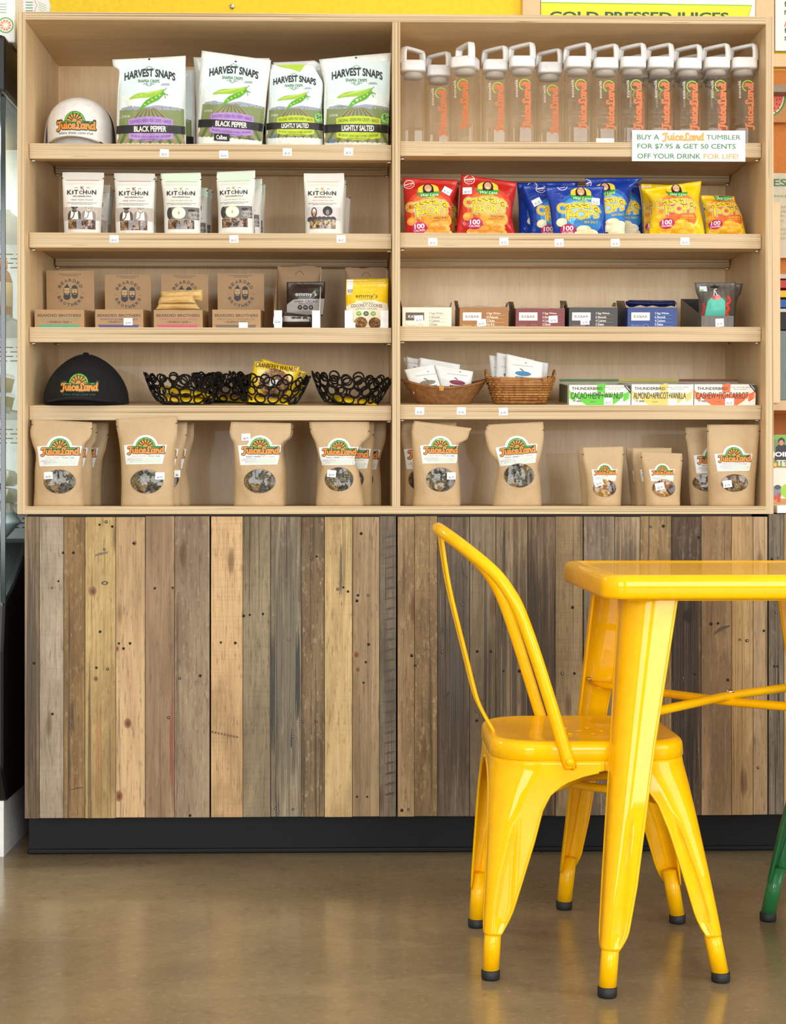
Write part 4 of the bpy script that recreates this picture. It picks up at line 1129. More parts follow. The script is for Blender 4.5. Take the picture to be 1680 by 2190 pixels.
# ================================================================== pea crisp bags, top left
def snap_art(band, inktxt, top, mid, low, badge):
    a = Art()
    a.poly([(258, 134), (392, 134), (391, 215), (386, 235), (262, 235), (259, 200)], '#d5e6e6', 0)
    a.poly([(262, 205), (388, 205), (384, 236), (264, 236)], '#e8ece4', 0)
    a.stroke([(252, 305), (255, 200), (261, 150)], 2.0, '#f2f3ef', 0)
    # field with furrows and far hills
    a.poly([(258, 236), (290, 231), (322, 233), (355, 229), (394, 233), (395, 306), (254, 306)], '#7d8a55', 1)
    a.poly([(262, 232), (285, 228), (310, 232), (340, 227), (370, 230), (390, 232), (390, 237), (262, 237)], '#9aa0b4', 1)
    for k in range(15):
        x = 250 + k * 10.5
        a.stroke([(322 + (x - 322) * 0.18, 234), (322 + (x - 322) * 0.6, 262), (x, 305)], [1.0, 2.6, 5.0], '#4f6b2f' if k % 2 else '#a9876a', 2)
    # pods
    a.stroke([(281, 213), (300, 207), (328, 204), (352, 195)], [3, 11, 12, 5], '#9cc23a', 3); a.stroke([(287, 210), (315, 203), (345, 196)], [1, 3, 1], '#c3dc6a', 4)
    a.stroke([(302, 237), (318, 222), (338, 212), (352, 201)], [2, 11, 12, 5], '#5ba32a', 3)
    for k in range(5): a.oval(314 + 7.5 * k, 226 - 5.0 * k, 2.6, 2.2, '#a6d45a', 4, n=8)
    a.stroke([(350, 198), (358, 190)], 1.4, '#6f9a3a', 4); a.stroke([(350, 200), (361, 205)], 2.2, '#6f9a3a', 4); a.stroke([(351, 196), (357, 212)], 1.6, '#6f9a3a', 4)
    # scroll ornaments
    for yy, sg in ((148, 1), (181, -1)):
        for sx in (-1, 1):
            a.stroke([(321, yy - 5 * sg), (321 + sx * 5, yy - 3 * sg), (321 + sx * 8, yy), (321 + sx * 12, yy + 1)], 1.0, '#5d8a4a', 3)
            a.stroke([(321 + sx * 2, yy + 1), (321 + sx * 5, yy - 1), (321 + sx * 4, yy + 2)], 0.9, '#5d8a4a', 3)
    a.text('HARVEST SNAPS', 269, 158, 376, 174, '#26221e', 4, bold=0.03, arc=9)
    a.text('SNAPEA CRISPS', 298, 172, 343, 178.5, '#4f7a35', 4, bold=0.015)
    ticks(a, 349, 364, 180, 1.2, '#6a6a66', 4); ticks(a, 346, 365, 182.6, 1.2, '#6a6a66', 4)
    a.text('GLUTEN FREE', 263, 248, 281, 253, '#eceadf', 4)
    # flavour lens and belt
    lens = [(278 + 94 * i / 12, 257 - 5.5 * math.sin(math.pi * i / 12)) for i in range(13)] + [(372 - 94 * i / 12, 297 + 5.5 * math.sin(math.pi * i / 12)) for i in range(13)]
    a.poly(lens, band, 3)
    a.rect(250, 269, 398, 286, '#1c1a19', 4)
    a.text(top, 281, 259.5, 369, 266.5, inktxt, 5, arc=3); a.text(mid, 290, 272, 358, 283, '#f0ebdd', 5, bold=0.03)
    a.text(low, 283, 289, 367, 293.5, inktxt, 5, arc=-3); a.text('COMPARED TO REGULAR POTATO CHIPS', 300, 298, 350, 301, inktxt, 5)
    if badge:
        a.oval(384, 255, 11, 11, '#8cc46a', 4); a.text('5g', 378, 248, 390, 261, '#234a24', 5, bold=0.02)
        a.rect(262, 300, 276, 307, '#5a7a9a', 4)
    return a
A_PEP = snap_art('#b08acb', '#5d3f78', 'FLAVORED GREEN PEA CRISPS • BAKED', 'BLACK PEPPER', '40% LESS FAT • GOOD SOURCE OF FIBER • LOW SODIUM', False)
A_SAL = snap_art('#bdd028', '#4d5a14', 'ORIGINAL GREEN PEA CRISPS • BAKED', 'LIGHTLY SALTED', '40% LESS FAT • GOOD SOURCE OF FIBER • LOW SODIUM', True)
A_PEP2 = Art(); A_PEP2.layers = list(A_PEP.layers)
A_PEP2.rect(288, 299, 322, 314, '#131313', 5); A_PEP2.text('Calbee', 293, 302, 316, 311, '#f2f2f2', 6, bold=0.02); A_PEP2.text('NET WT', 340, 303, 354, 308, '#55554f', 5); ticks(A_PEP2, 356, 376, 304, 3, '#55554f', 5)
def snap(s, L, Rr, label, art=None, at=None, sc=1.0, rot=0.0, seed=0, mat=None, **kw):
    b = bag(0, 0, s, L, Rr, 0.06, mat or M_FILM_WHITE, 'snack_bag', label, 'bag', 'pea crisp bags on the top left shelf', 'stand', 0.005, seed=seed, ridge=(0.93,), **kw)
    if art: b.art(art, (322, 160), at, sc, rot)
    hx = b.local(*(at or (0, 0)))
    return b
b1 = snap(.045, [(243, 131), (245, 146), (256, 152), (256, 170), (252, 200), (250, 240), (249, 313)], [(399, 123), (398, 150), (398, 187), (397, 230), (397, 270), (398, 313)],
     'white pea crisp bag with purple lens and black belt, beside the white cap', A_PEP, (322, 162), 1.0, 0.0, 31)
b2 = snap(.040, [(433, 112), (431, 139), (427, 186), (425, 227), (422, 268), (421, 312)], [(580, 132), (577, 158), (571, 200), (566, 254), (562, 285), (560, 312)],
     'white pea crisp bag with purple lens, tilted and second from the left', A_PEP2, (501, 156), 0.97, -0.06, 32)
b3 = snap(.050, [(580, 141), (578, 160), (576, 200), (572, 240), (568, 276), (568, 313)], [(668, 140), (682, 165), (691, 184), (688, 227), (690, 268), (691, 313)],
     'white pea crisp bag with lime lens and a crumpled green-lined top', A_SAL, (630, 174), 0.84, 0.0, 33)
a = Art(); a.poly([(587, 139), (655, 137), (642, 157), (622, 150), (600, 146)], '#a9c81e', 4); b3.art(a, (620, 145), (620, 145), name='green_inner_lining')
b4 = snap(.042, [(682, 130), (687, 153), (693, 180), (693, 200), (692, 254), (693, 313)], [(836, 116), (834, 150), (833, 200), (831, 254), (830, 282), (829, 313)],
     'white pea crisp bag with lime lens, nearest the divider', A_SAL, (763, 160), 1.0, 0.0, 34)
for b, (hu, hv) in ((b1, (321, 130)), (b2, (505, 135)), (b4, (761, 127))):
    a = Art(); a.oval(hu, hv, 2.4, 2.0, '#15130f', 1, n=10); b.art(a, (hu, hv), (hu, hv), name='hang_hole')
snap(.115, [(262, 150), (262, 200), (264, 313)], [(417, 152), (418, 200), (418, 313)], 'pea crisp bag seen dimly behind the first purple one', A_PEP, (342, 190), .95, 0, 35)
snap(.110, [(415, 126), (418, 170), (420, 240), (420, 313)], [(577, 128), (574, 170), (572, 240), (572, 313)], 'pea crisp bag right behind the tilted purple one', A_PEP, (497, 166), .97, 0, 36)
snap(.118, [(585, 137), (586, 180), (588, 240), (590, 313)], [(672, 133), (690, 150), (700, 220), (706, 313)], 'pea crisp bag behind the crumpled lime one', A_SAL, (640, 175), .84, 0, 37)
snap(.112, [(700, 132), (704, 180), (706, 240), (708, 313)], [(834, 128), (834, 180), (834, 240), (834, 313)], 'pea crisp bag behind the lime one at the divider', A_SAL, (768, 175), .9, 0, 38)

# ================================================================== granola pouches, second shelf left
def kitch_art(accent, script, line, kind):
    a = Art()
    a.rect(134, 368, 221, 386, line[0], 0); a.rect(142, 385, 212, 386.6, line[1], 1); a.rect(141, 388, 213, 394, '#d9d6cb', 1)
    a.stroke([(174.5, 400), (174.5, 406)], 1.3, accent, 2); a.stroke([(174.5, 403), (179.5, 400)], 1.3, accent, 2); a.stroke([(175, 403), (180, 406.5)], 1.3, accent, 2); a.stroke([(173, 401), (177, 402)], 1.0, accent, 2)
    for x0 in (160.5, 185.5): a.rect(x0, 402, x0 + 7, 403, '#6d6a64', 2)
    x = 145.0
    for ch, w, up in (('K', 9, 0), ('I', 1.7, 1.2), ('T', 8, 0), ('C', 6.2, 1.6), ('H', 7.6, 0), ('U', 6, 1.6), ('N', 8.6, 0)):
        a.text(ch, x, 408 + up, x + w, 417.2 - up * 0.5, '#2b2723', 2, bold=0.03); x += w + 2.4
    a.text('NO-GRAIN-OLA', 158, 420, 197, 423.4, '#4a463f', 2, bold=0.015)
    a.text(script, 154, 427.6, 201, 432, accent, 2, shear=0.25)
    for y, x0, x1 in ((435.5, 145, 209), (438.6, 155, 200)):
        xx = x0
        while xx < x1:
            w = random.uniform(2.5, 6); a.rect(xx, y, min(xx + w, x1), y + 1.1, '#77736b', 2); xx += w + 1
    if kind == 'apron':
        a.rect(135.5, 445, 219, 473, '#b9ac9f', 1)
        for cx, dk in ((162, '#4a3c36'), (192, '#8d7f74')):
            a.oval(cx, 463, 14.5, 12, dk, 2, 0, 180); a.rect(cx - 14.5, 462, cx + 14.5, 472.5, dk, 2)
            a.rect(cx - 4, 445, cx + 4, 455, '#6a5a50' if dk == '#4a3c36' else '#c9bdb0', 2); a.oval(cx, 445, 7.5, 5, '#2e2622' if dk == '#4a3c36' else '#9a8d82', 2, 180, 360)
            a.poly([(cx - 7, 452), (cx - 3, 457), (cx + 4, 457), (cx + 7, 452), (cx + 9, 472), (cx - 9, 472)], '#e9e4da', 3); a.stroke([(cx, 458), (cx - 2, 467), (cx - 8, 471)], 2.2, dk, 4)
    elif kind == 'apple':
        a.rect(150, 445, 216, 472, '#6f6a66', 1); a.oval(152, 458, 6, 13, '#3a3532', 2); a.oval(200, 452, 8, 3, '#2c2826', 2); a.oval(205, 462, 12, 9, '#a39d98', 1)
        a.oval(170, 458, 13, 13, '#cfe08a', 2); a.oval(175, 458, 12.5, 13, '#cfe08a', 2); a.oval(172.5, 458, 14.5, 11.5, '#f3f1d8', 3); a.oval(172.5, 458, 2.2, 4, '#b9a25a', 4); a.stroke([(172.5, 446), (172.5, 470)], 0.9, '#c9cf8a', 4)
    else:
        a.rect(137, 445, 217, 473, '#cfc8c8', 1)
        a.oval(158, 457, 6.5, 12, '#4a4444', 2); a.oval(158, 455, 3.5, 7, '#e9e0d8', 3); a.oval(158, 460, 2.4, 6, '#e07a30', 4)
        a.oval(188, 454, 11, 11, '#2f2a2b', 2); a.oval(188, 457, 4, 6, '#8a7d80', 3)
        for k in range(6): a.oval(150 + 10 * k, 472, 7, 6, '#3d393a', 2)
    g = {'apron': M_GRAN, 'apple': M_GRAN, 'hair': M_GRANW}[kind]
    a.rect(148.5, 473, 206, 492.5, g, 2)
    return a
AK = [kitch_art('#8a3a30', 'Holy Coco-Cacao!', ('#cfcac0', '#b98a80'), 'apron'),
      kitch_art('#86b82e', "You're the Apple of My Chia", ('#cfe0c8', '#9ad08a'), 'apple'),
      kitch_art('#e0962e', 'When Honey Met Maple', ('#e3d6cf', '#e6b48a'), 'hair')]
KG = 'granola pouches on the second shelf'
def kitchun(s, L, Rr, label, k, at, sc=1.0, rot=0.0, seed=0):
    b = bag(0, 1, s, L, Rr, 0.045, M_FILM_GREYW, 'granola_pouch', label, 'pouch', KG, 'stand', 0.0022, seed=seed, ridge=(0.86, 0.82), notch=[(L[1][0] + .5, L[1][1]), (Rr[1][0] - .5, Rr[1][1])])
    b.art(AK[k], (176, 412), at, sc, rot)
    return b
KB = [([(133, 368), (133, 381), (135, 420), (136, 460), (137, 504)], [(222, 369), (222, 382), (220, 420), (217, 460), (215, 504)], 'cream granola pouch with two aproned figures, first from the left', 0, (176, 412), 1.0, 0),
      ([(243, 370), (244, 383), (247, 432), (247, 470), (248, 504)], [(331, 371), (331, 383), (330, 420), (329, 460), (329, 504)], 'cream granola pouch with two aproned figures, second from the left', 0, (286.5, 414), 1.0, 0),
      ([(343, 371), (344, 384), (349, 430), (351, 465), (352, 504)], [(429, 369), (430, 384), (429, 420), (429, 460), (428, 504)], 'green-topped granola pouch with a cut apple, left one of two', 1, (387.5, 414), 0.97, 0),
      ([(464, 368), (463, 383), (464, 410), (466, 450), (467, 504)], [(545.5, 364.5), (545.5, 382), (545, 410), (543, 450), (542.5, 504)], 'green-topped granola pouch with a cut apple, right one of two', 1, (500, 412), 0.95, 0.03),
      ([(649.5, 371), (649.5, 384), (651, 420), (652, 450), (653, 504)], [(735, 370.5), (736, 384), (735, 420), (734.5, 450), (733, 504)], 'peach-topped granola pouch with dark curly hair picture, near the divider', 2, (689, 414), 0.96, 0)]
BEHIND = [[(14, 27), (22, 36)], [(4, 6)], [(14, 32), (24, 36)], [(15, 18), (22, 30)], [(4, 14), (13, 52)]]
for i, (L, Rr, lab, k, at, sc, rot) in enumerate(KB):
    kitchun(.035, L, Rr, lab, k, at, sc, rot, 40 + i)
    for j, (dx, dy) in enumerate(BEHIND[i]):
        q = lambda E: [(u + dx, v + dy * (1 - n / (len(E) - 1))) for n, (u, v) in enumerate(E)]
        kitchun(.09 + .052 * j, q(L), q(Rr), lab.replace('granola pouch', 'granola pouch %s behind one' % ('just' if j == 0 else 'second row')).split(',')[0] + ', ' + ['far left', 'second place', 'left apple', 'right apple', 'peach'][i] + ' row', k, (at[0] + dx, at[1] + dy), sc, rot, 50 + 2 * i + j)

# ================================================================== cassava chip bags, second shelf right
def cass_art(dark, glow, glow2, chip, chip2, flav, flav2, flavc):
    a = Art(4.0)
    for k, c in enumerate(glow): a.oval(1040, 446, 52 - 9 * k, 44 - 8 * k, c, 0 + k * 0.4, n=28)
    a.oval(1055, 470, 30, 20, glow2, 1.4, n=20)
    for rx_, c in ((11.5, '#f0e6e0'), ): a.oval(1002, 386, rx_, 10, c, 1, hole=0.88)
    a.stroke([(994, 386), (1010, 384)], 3.0, '#e8c9c4', 1); a.stroke([(996, 391), (1008, 389)], 1.2, '#e8c9c4', 1)
    a.oval(1041, 401, 22, 11.5, '#efcf3a', 2, -10, 190); a.rect(1019, 400, 1063, 408, '#efcf3a', 2)
    a.oval(1041, 400, 11.5, 12, '#231a18', 3); a.rect(1029.5, 400, 1052.5, 410, '#231a18', 3); a.oval(1041, 399, 7.6, 9, '#dca77f', 4); a.oval(1041, 403.5, 3.4, 1.2, '#f6eee6', 5)
    a.poly([(1015, 405), (1028, 410), (1045, 410.5), (1066, 408), (1061, 418), (1040, 420.5), (1022, 418)], '#2f9a34', 5); a.poly([(1034, 420), (1058, 415), (1052, 421), (1042, 422)], '#e9d23a', 4)
    a.text('Wai Lana', 1024, 411.5, 1061, 418, '#f4f6ea', 6, shear=0.35)
    # bubble lettering: white rim, dark line, yellow face
    def bub(ch, x0, y0, x1, y1, sl):
        cy = (y0 + y1) / 2
        a.text(ch, x0, y0, x1, y1, '#f6f2e4', 3, bold=0.085, slope=sl); a.text(ch, x0, y0, x1, y1, '#3a2a14', 4, bold=0.055, slope=sl); a.text(ch, x0, y0, x1, y1, '#f6cb16', 5, bold=0.028, slope=sl)
    xs = [(991, 16, 427, 446, 1), (1007.5, 13, 428, 439, -1), (1021, 11.5, 426.5, 437.5, -1), (1034, 11.5, 426, 436.5, 0), (1047.5, 11.5, 426, 437.5, 0.5), (1060, 11, 428, 439, 1.5), (1070, 12, 433, 443, 2)]
    for ch, (x, w, y0, y1, sl) in zip('Cassava', xs): bub(ch, x, y0, x + w, y1, sl)
    for ch, (x, w, y0, y1, sl) in zip('POPS', [(1011, 17, 443, 462, 3), (1029.5, 23, 440, 459, 0), (1054, 13, 442, 456, -1), (1068, 10, 446, 457, -1)]): bub(ch, x, y0, x + w, y1, sl)
    a.text(flav, 1047, 463, 1077, 467.5, flavc, 3, bold=0.01); a.text(flav2, 1044, 469, 1079, 471.8, flavc, 3)
    for cx, cy, rx_, ry_, c in ((1000, 466, 11, 9, chip), (1048, 480, 16, 8, chip), (1064, 488, 16, 9, chip2), (1036, 492, 18, 8, chip), (1012, 497, 14, 7, chip2), (1056, 500, 20, 8, chip), (1075, 500, 10, 9, chip2)):
        a.oval(cx, cy, rx_, ry_, c, 2); a.oval(cx - 2, cy - 2, rx_ * 0.6, ry_ * 0.5, chip2 if c == chip else chip, 2.4)
    a.oval(1014.5, 481, 16.5, 11.5, '#bf2767', 3); a.text('100', 1004.5, 473.5, 1025, 482.5, '#faf2f4', 4, bold=0.03); a.text('CALORIES', 1002.5, 484, 1026, 488, '#faf2f4', 4, bold=0.02)
    return a
A_CR = cass_art('#a01a16', ['#cf3a1c', '#df6420', '#ea8a28', '#f2ae3a'], '#f0a93a', '#e59a3a', '#f0b95a', 'VOLCANO', 'LAVA HOT & SPICY!', '#8a2530')
A_CB = cass_art('#12307f', ['#1f5fb4', '#3a8fcf', '#5fb4df', '#8fd0ea'], '#2f7fc4', '#efe2b4', '#f8f2d4', 'SEA SALT', ' ', '#f2d23a')
A_CY = cass_art('#c98a10', ['#f2b818', '#ee8a1e', '#e0601c', '#d8481a'], '#e06a1e', '#f0b022', '#f8cc4a', 'LUAU BBQ', 'SWEET & TANGY!', '#fbe04a')
CG = 'cassava chip bags on the second shelf'
def cass(s, L, Rr, mat, label, art, at, sc=1.0, rot=0.0, seed=0, stick=None, T=0.06):
    b = bag(1, 1, s, L, Rr, T, mat, 'chip_bag', label, 'bag', CG, 'pillow', 0.006, seed=seed, ridge=(0.955, 0.97, 0.985))
    if art: b.art(art, (1036, 446), at, sc, rot)
    if stick:
        a = Art(); sticker(a, stick[0], stick[1], '$1.25', 6, rot=stick[2]); b.art(a, stick[:2], stick[:2], name='price_sticker')
    return b
cass(.05, [(860, 380), (862, 395), (863, 420), (865, 460), (866, 506)], [(979, 385), (977, 398), (969, 428), (964, 457), (965, 474), (967, 506)], M_FILM_RED, 'red cassava chip bag with a tilted price sticker, against the divider', A_CR, (914, 452), 1.0, 0.10, 60, (955, 410, .5))
cass(.05, [(986, 373), (984, 398), (981, 445), (977, 481), (975, 506)], [(1105, 390), (1102, 410), (1095, 452), (1096, 476), (1102, 506)], M_FILM_RED, 'red cassava chip bag with its price sticker at upper left, second from the divider', A_CR, (1036, 446), 1.0, -0.02, 61, (998, 410, .02))
cass(.115, [(895, 390), (897, 430), (900, 506)], [(982, 392), (980, 430), (978, 470), (976, 506)], M_FILM_RED, 'red cassava chip bag dimly seen between the two front red ones', A_CR, (936, 455), .85, 0, 62)
cass(.12, [(1104, 391), (1108, 430), (1110, 506)], [(1236, 388), (1230, 430), (1226, 506)], M_FILM_BLUE, 'blue cassava chip bag rearmost beside the red ones', A_CB, (1170, 456), .95, 0, 63)
cass(.085, [(1114, 395), (1120, 420), (1127, 445), (1133, 474), (1132, 506)], [(1240, 400), (1244, 430), (1246, 470), (1248, 506)], M_FILM_BLUE, 'blue cassava chip bag half hidden, with a tilted sticker', A_CB, (1190, 460), .95, 0.04, 64, (1146, 434, -.45), T=.045)
cass(.035, [(1163, 400), (1170, 421), (1176, 450), (1180, 483), (1184, 506)], [(1291, 397), (1291, 421), (1294, 464), (1294, 480), (1293, 506)], M_FILM_BLUE, 'blue cassava chip bag in front of the other blue ones', A_CB, (1235, 458), 1.0, -0.01, 65, (1271, 433, .05), T=.05)
cass(.085, [(1250, 381), (1256, 420), (1262, 460), (1264, 506)], [(1376, 380), (1362, 390), (1350, 405), (1346, 430), (1337, 460), (1334, 506)], M_FILM_BLUE, 'blue cassava chip bag with a corner sticking out right, behind the front blue one', A_CB, (1292, 446), .95, 0.12, 66, T=.045)
cass(.145, [(1290, 392), (1292, 430), (1294, 506)], [(1364, 393), (1369, 420), (1372, 450), (1374, 506)], M_FILM_BLUE, 'narrow blue cassava chip bag next to the yellow ones', A_CB, (1322, 450), .95, 0.0, 67, T=.05)
cass(.045, [(1371, 404), (1384, 418), (1394, 436), (1393, 450), (1389, 478), (1387, 506)], [(1499, 387), (1497, 407), (1494, 433), (1500, 464), (1504, 485), (1507, 506)], M_FILM_YEL, 'yellow cassava chip bag standing at the front', A_CY, (1441, 448), 0.93, 0.03, 68)
cass(.11, [(1369, 393), (1374, 430), (1376, 470), (1378, 506)], [(1452, 396), (1456, 430), (1460, 506)], M_FILM_YEL, 'yellow cassava chip bag peeking out left behind the front yellow one', A_CY, (1412, 455), .9, 0.0, 69)
cass(.075, [(1496, 417), (1502, 440), (1507, 464), (1508, 480), (1509, 506)], [(1569, 420), (1572, 433), (1584, 459), (1590, 480), (1596, 506)], M_FILM_YEL, 'slumped yellow cassava chip bag at the right end', A_CY, (1543, 452), 0.85, 0.05, 70, T=.05)

# ================================================================== caps
def cap(bay, row, s, u0, u1, vtop, label, fabric, mesh_mat, button, outline, tagline, e1=2.6, e2=0.5, flare=1.0):
    """trucker cap seen from the front, resting on its brim"""
    um = (u0 + u1) / 2
    loc, tilt, m = spot(bay, row, um, s)
    root = thing('baseball_cap', label, 'cap', loc, (tilt, 0, 0))
    a = (u1 - u0) / 2 * m; H = W(um, vtop, loc.y).z - loc.z; b = a * 1.12
    def prof(t):                                     # t 0..1 height -> half-width factor
        return (1 - t ** e1) ** e2
    def crown(front):
        rings = []; nz, na = 18, 21
        for j in range(nz):
            t = j / nz + 0.0; t = 1 - (1 - t) ** 1.35
            f = prof(t); z = H * t; ring = []
            for i in range(na):
                an = math.pi * i / (na - 1)
                sgn = -1 if front else 1
                bb = b * (0.98 if front else 1.05)
                ff = f if not front else min(1.0, f * 1.02)
                aa = a if front else a * (1 + (flare - 1) * (1 - t) ** 0.7)
                ring.append((aa * ff * math.cos(an), sgn * bb * (ff ** (0.75 if front else 1.0)) * math.sin(an), z + 0.002))
            rings.append(ring)
        rings.append([(0.0, 0.0, H)] * na)
        return rings
    MB().loops(crown(True), fabric, True, closed=False).build('front_panels', root, solid=0.0015)
    MB().loops(crown(False), mesh_mat, True, closed=False).build('back_mesh', root, solid=0.0015)
    MB().lathe([(0.0085, 0), (0.008, 0.003), (0.005, 0.005), (0, 0.0055)], button, 14, (0, 0, H + 0.0005)).build('button', root)
    def surf(x, z):
        t = min(0.97, max(0.0, (z - 0.002) / H)); f = min(1.0, prof(t) * 1.02)
        q = max(-0.98, min(0.98, x / (a * f)))
        return x, -b * 0.98 * f ** 0.75 * math.sqrt(1 - q * q), z
    # brim: curved sheet from the front band
    rings = []
    for j in range(7):
        k = j / 6; ring = []
        for i in range(19):
            th = math.pi * (0.10 + 0.80 * i / 18); c = math.cos(th); sn = math.sin(th)
            x = a * 0.99 * c * (1 - 0.10 * k); y = -b * 0.98 * sn - 0.058 * k * sn ** 0.7
            ring.append((x, y, 0.0185 * (1 - (x / a) ** 2) * (1 - 0.15 * k) + 0.0025))
        rings.append(ring)
    brim = MB().loops(rings, fabric, True, closed=False).build('brim', root, solid=0.004)
    # seams, eyelets, emblem
    sm = MB(); sm.tube([surf(0.0, H * 0.12 + H * 0.82 * k / 12) for k in range(13)], 0.0008, button, 5); sm.build('centre_seam', root)
    for sx in (-1, 1):
        x, y, z = surf(sx * a * 0.40, H * 0.80)
        MB().tube([(x + 0.003 * math.cos(q), y - 0.0008, z + 0.003 * math.sin(q)) for q in [2 * math.pi * k / 10 for k in range(10)]], 0.0010, button, 5, closed=True).build('eyelet', root)
    A = Art(5.0)
    if outline: A.word(WORD_FAT, -40, -4, 40, 20, DGR, 0)
    logo(A, -40, -22, 40, 19, 1, outline, dgr=DGR)
    A.text('where drinks come true', -35, 20.5, 36, 26.5, tagline, 2, shear=0.35)
    return root, A, surf, m, H, a
M_CAPW = paint('#e9e4de', 0.85, name='white_cotton_twill'); M_CAPWM = paint('#cfc6c0', 0.9, name='white_cap_mesh'); M_CAPK = paint('#070708', 0.9, name='black_cotton_twill'); M_CAPKM = paint('#050506', 0.9, name='black_cap_mesh')
r_, A_, sf, m_, H_, a_ = cap(0, 0, .125, 104, 240, 215, 'white trucker cap with an orange and green emblem on the top left shelf', M_CAPW, M_CAPWM, M_CAPW, True, '#33332f', 4.0, 0.5, 1.14)
A_.build('emblem', r_, sf, (0, 0), (0.002, H_ * 0.47), m_ * 1.0, base=0.0009)
r_, A_, sf, m_, H_, a_ = cap(0, 3, .115, 96, 274, 759, 'black trucker cap with an orange and green emblem on the fourth shelf', M_CAPK, M_CAPKM, M_CAPK, True, '#2c4a36', 2.0, 0.62)
A_.build('emblem', r_, sf, (0, 0), (-0.001, H_ * 0.44), m_ * 0.96, base=0.0009)

# ================================================================== tumblers, top right
M_LID = paint('#f1eeea', 0.35, name='white_plastic_lid')
M_INKW = ink('#cdbfa8')
A_TUM = Art(4.0)
A_TUM.word(WORD, -2, 180, 19, 279, '#d2713a', 1, rot90=True)
A_TUM.oval(4, 185, 12.5, 12.5, '#a5c81c', 1, 30, 250, 16, 0.84)
for k in range(9):
    t = R(20 * k + 10); A_TUM.stroke([(4 + 3 * math.cos(t), 187 - 3 * math.sin(t)), (4 + 9 * math.cos(t), 187 - 9 * math.sin(t))], 1.6, '#d2713a', 1)
A_TUM.text('zonel6', -17, 174, -11, 212, M_INKW, 1, rot90=True, bold=0.01)
def rr_loop(hx, hy, r, z): return rounded_rect(hx, hy, r, 4, z)
def make_tumbler(label, loc, rotz, tilt, w, hb, flip, card, first=None, plain=False):
    root = thing('tumbler', label, 'bottle', loc, (tilt, 0, rotz), 'square clear tumblers on the top right shelf')
    if first:
        for ch in first.children:
            if ch.name.startswith('printed_art') and plain: continue
            c = ch.copy(); COL.objects.link(c); c.parent = root
            if flip and ch.name.startswith('lid'):
                c.rotation_euler.z = math.pi / 2
            for g in ch.children:
                d = g.copy(); COL.objects.link(d); d.parent = c
    else:
        h = w / 2
        rings = [rr_loop(h * .80, h * .80, .010, 0.004), rr_loop(h * .80, h * .80, .010, 0.0), rr_loop(h * .96, h * .96, .010, 0.0), rr_loop(h, h, .011, 0.004), rr_loop(h, h, .011, 0.05), rr_loop(h, h, .011, hb - .02), rr_loop(h, h, .011, hb - .007), rr_loop(h * .93, h * .93, .012, hb - .001), rr_loop(h * .80, h * .80, .015, hb)]
        MB().loops(rings, M_CLEAR, True, cap0=True).build('bottle_body', root)
        MB().lathe([(h * .80, 0), (h * .80, .010), (h * .74, .0125), (h * .70, .0125), (h * .70, 0)], m_frost, 24, (0, 0, hb - .014)).build('neck_ring', root)
        lid = part('lid', root)
        z0, z1 = hb + 0.0005, hb + 0.027
        MB().loops([rr_loop(h * .97, h * .97, .012, z0), rr_loop(h * 1.0, h * 1.0, .013, z0 + .002), rr_loop(h * 1.0, h * 1.0, .013, z1 - .003), rr_loop(h * .96, h * .96, .012, z1)], M_LID, True, cap0=True, cap1=True).build('lid_cap', lid)
        # carry loop running corner to corner (front right to rear left)
        d = Vector((0.7071, -0.7071, 0)); L = h * 1.12; zt_ = z1 + 0.032
        path = smooth_path([tuple(d * -L + Vector((0, 0, z1 - .006))), tuple(d * -L + Vector((0, 0, z1 + .014))), tuple(d * -(L * .93) + Vector((0, 0, zt_ - .004))), tuple(d * -(L * .72) + Vector((0, 0, zt_))), tuple(d * (L * .72) + Vector((0, 0, zt_))), tuple(d * (L * .93) + Vector((0, 0, zt_ - .004))), tuple(d * L + Vector((0, 0, z1 + .014))), tuple(d * L + Vector((0, 0, z1 - .006)))], 5)
        sd = Vector((0.7071, 0.7071, 0)); rings = []
        for i, p in enumerate(path):
            a = path[max(i - 1, 0)]; b = path[min(i + 1, len(path) - 1)]; T = (b - a).normalized(); N = T.cross(sd).normalized()
            rings.append([p + sd * sx * .0095 + N * sy * .0042 for sx, sy in ((-1, -.6), (-.7, -1), (.7, -1), (1, -.6), (1, .6), (.7, 1), (-.7, 1), (-1, .6))])
        MB().loops(rings, M_LID, True, cap0=True, cap1=True).build('carry_loop', lid)
        if not plain: A_TUM.build('printed_art', root, flat(-h), (0, 303), (0.0, 0.007), 0.00119, base=0.0003, step=0.0002)
    if card:
        MB().box(-w * .36, w * .36, -.004, -.0035, .005, .021, M_WHITE).build('paper_insert', root, bevel=0)
    return root
t_ = NT('frosted_neck'); m_frost = t_.set(Base_Color=lin('#ddd3c8'), Roughness=0.35, Alpha=0.55)
TUM = [(883, 154, 'p', 0), (937, 158, '', 0), (994, 151, 'r', 0), (1058, 153, '', 0), (1115, 150, '', 0), (1174, 155, '', 1), (1234, 150, '', 0), (1293, 151, '', 1), (1351, 150, '', 0), (1410, 150, '', 0), (1470, 151, '', 0), (1530, 148, '', 0), (1588, 150, '', 0)]
ORD = ['first', 'second', 'third', 'fourth', 'fifth', 'sixth', 'seventh', 'eighth', 'ninth', 'tenth', 'eleventh', 'twelfth', 'thirteenth']
loc0, tl0, mm0 = spot(1, 0, 1234, .06)
WB = 0.0645; HB = W(1234, 152, loc0.y).z - loc0.z
proto = None
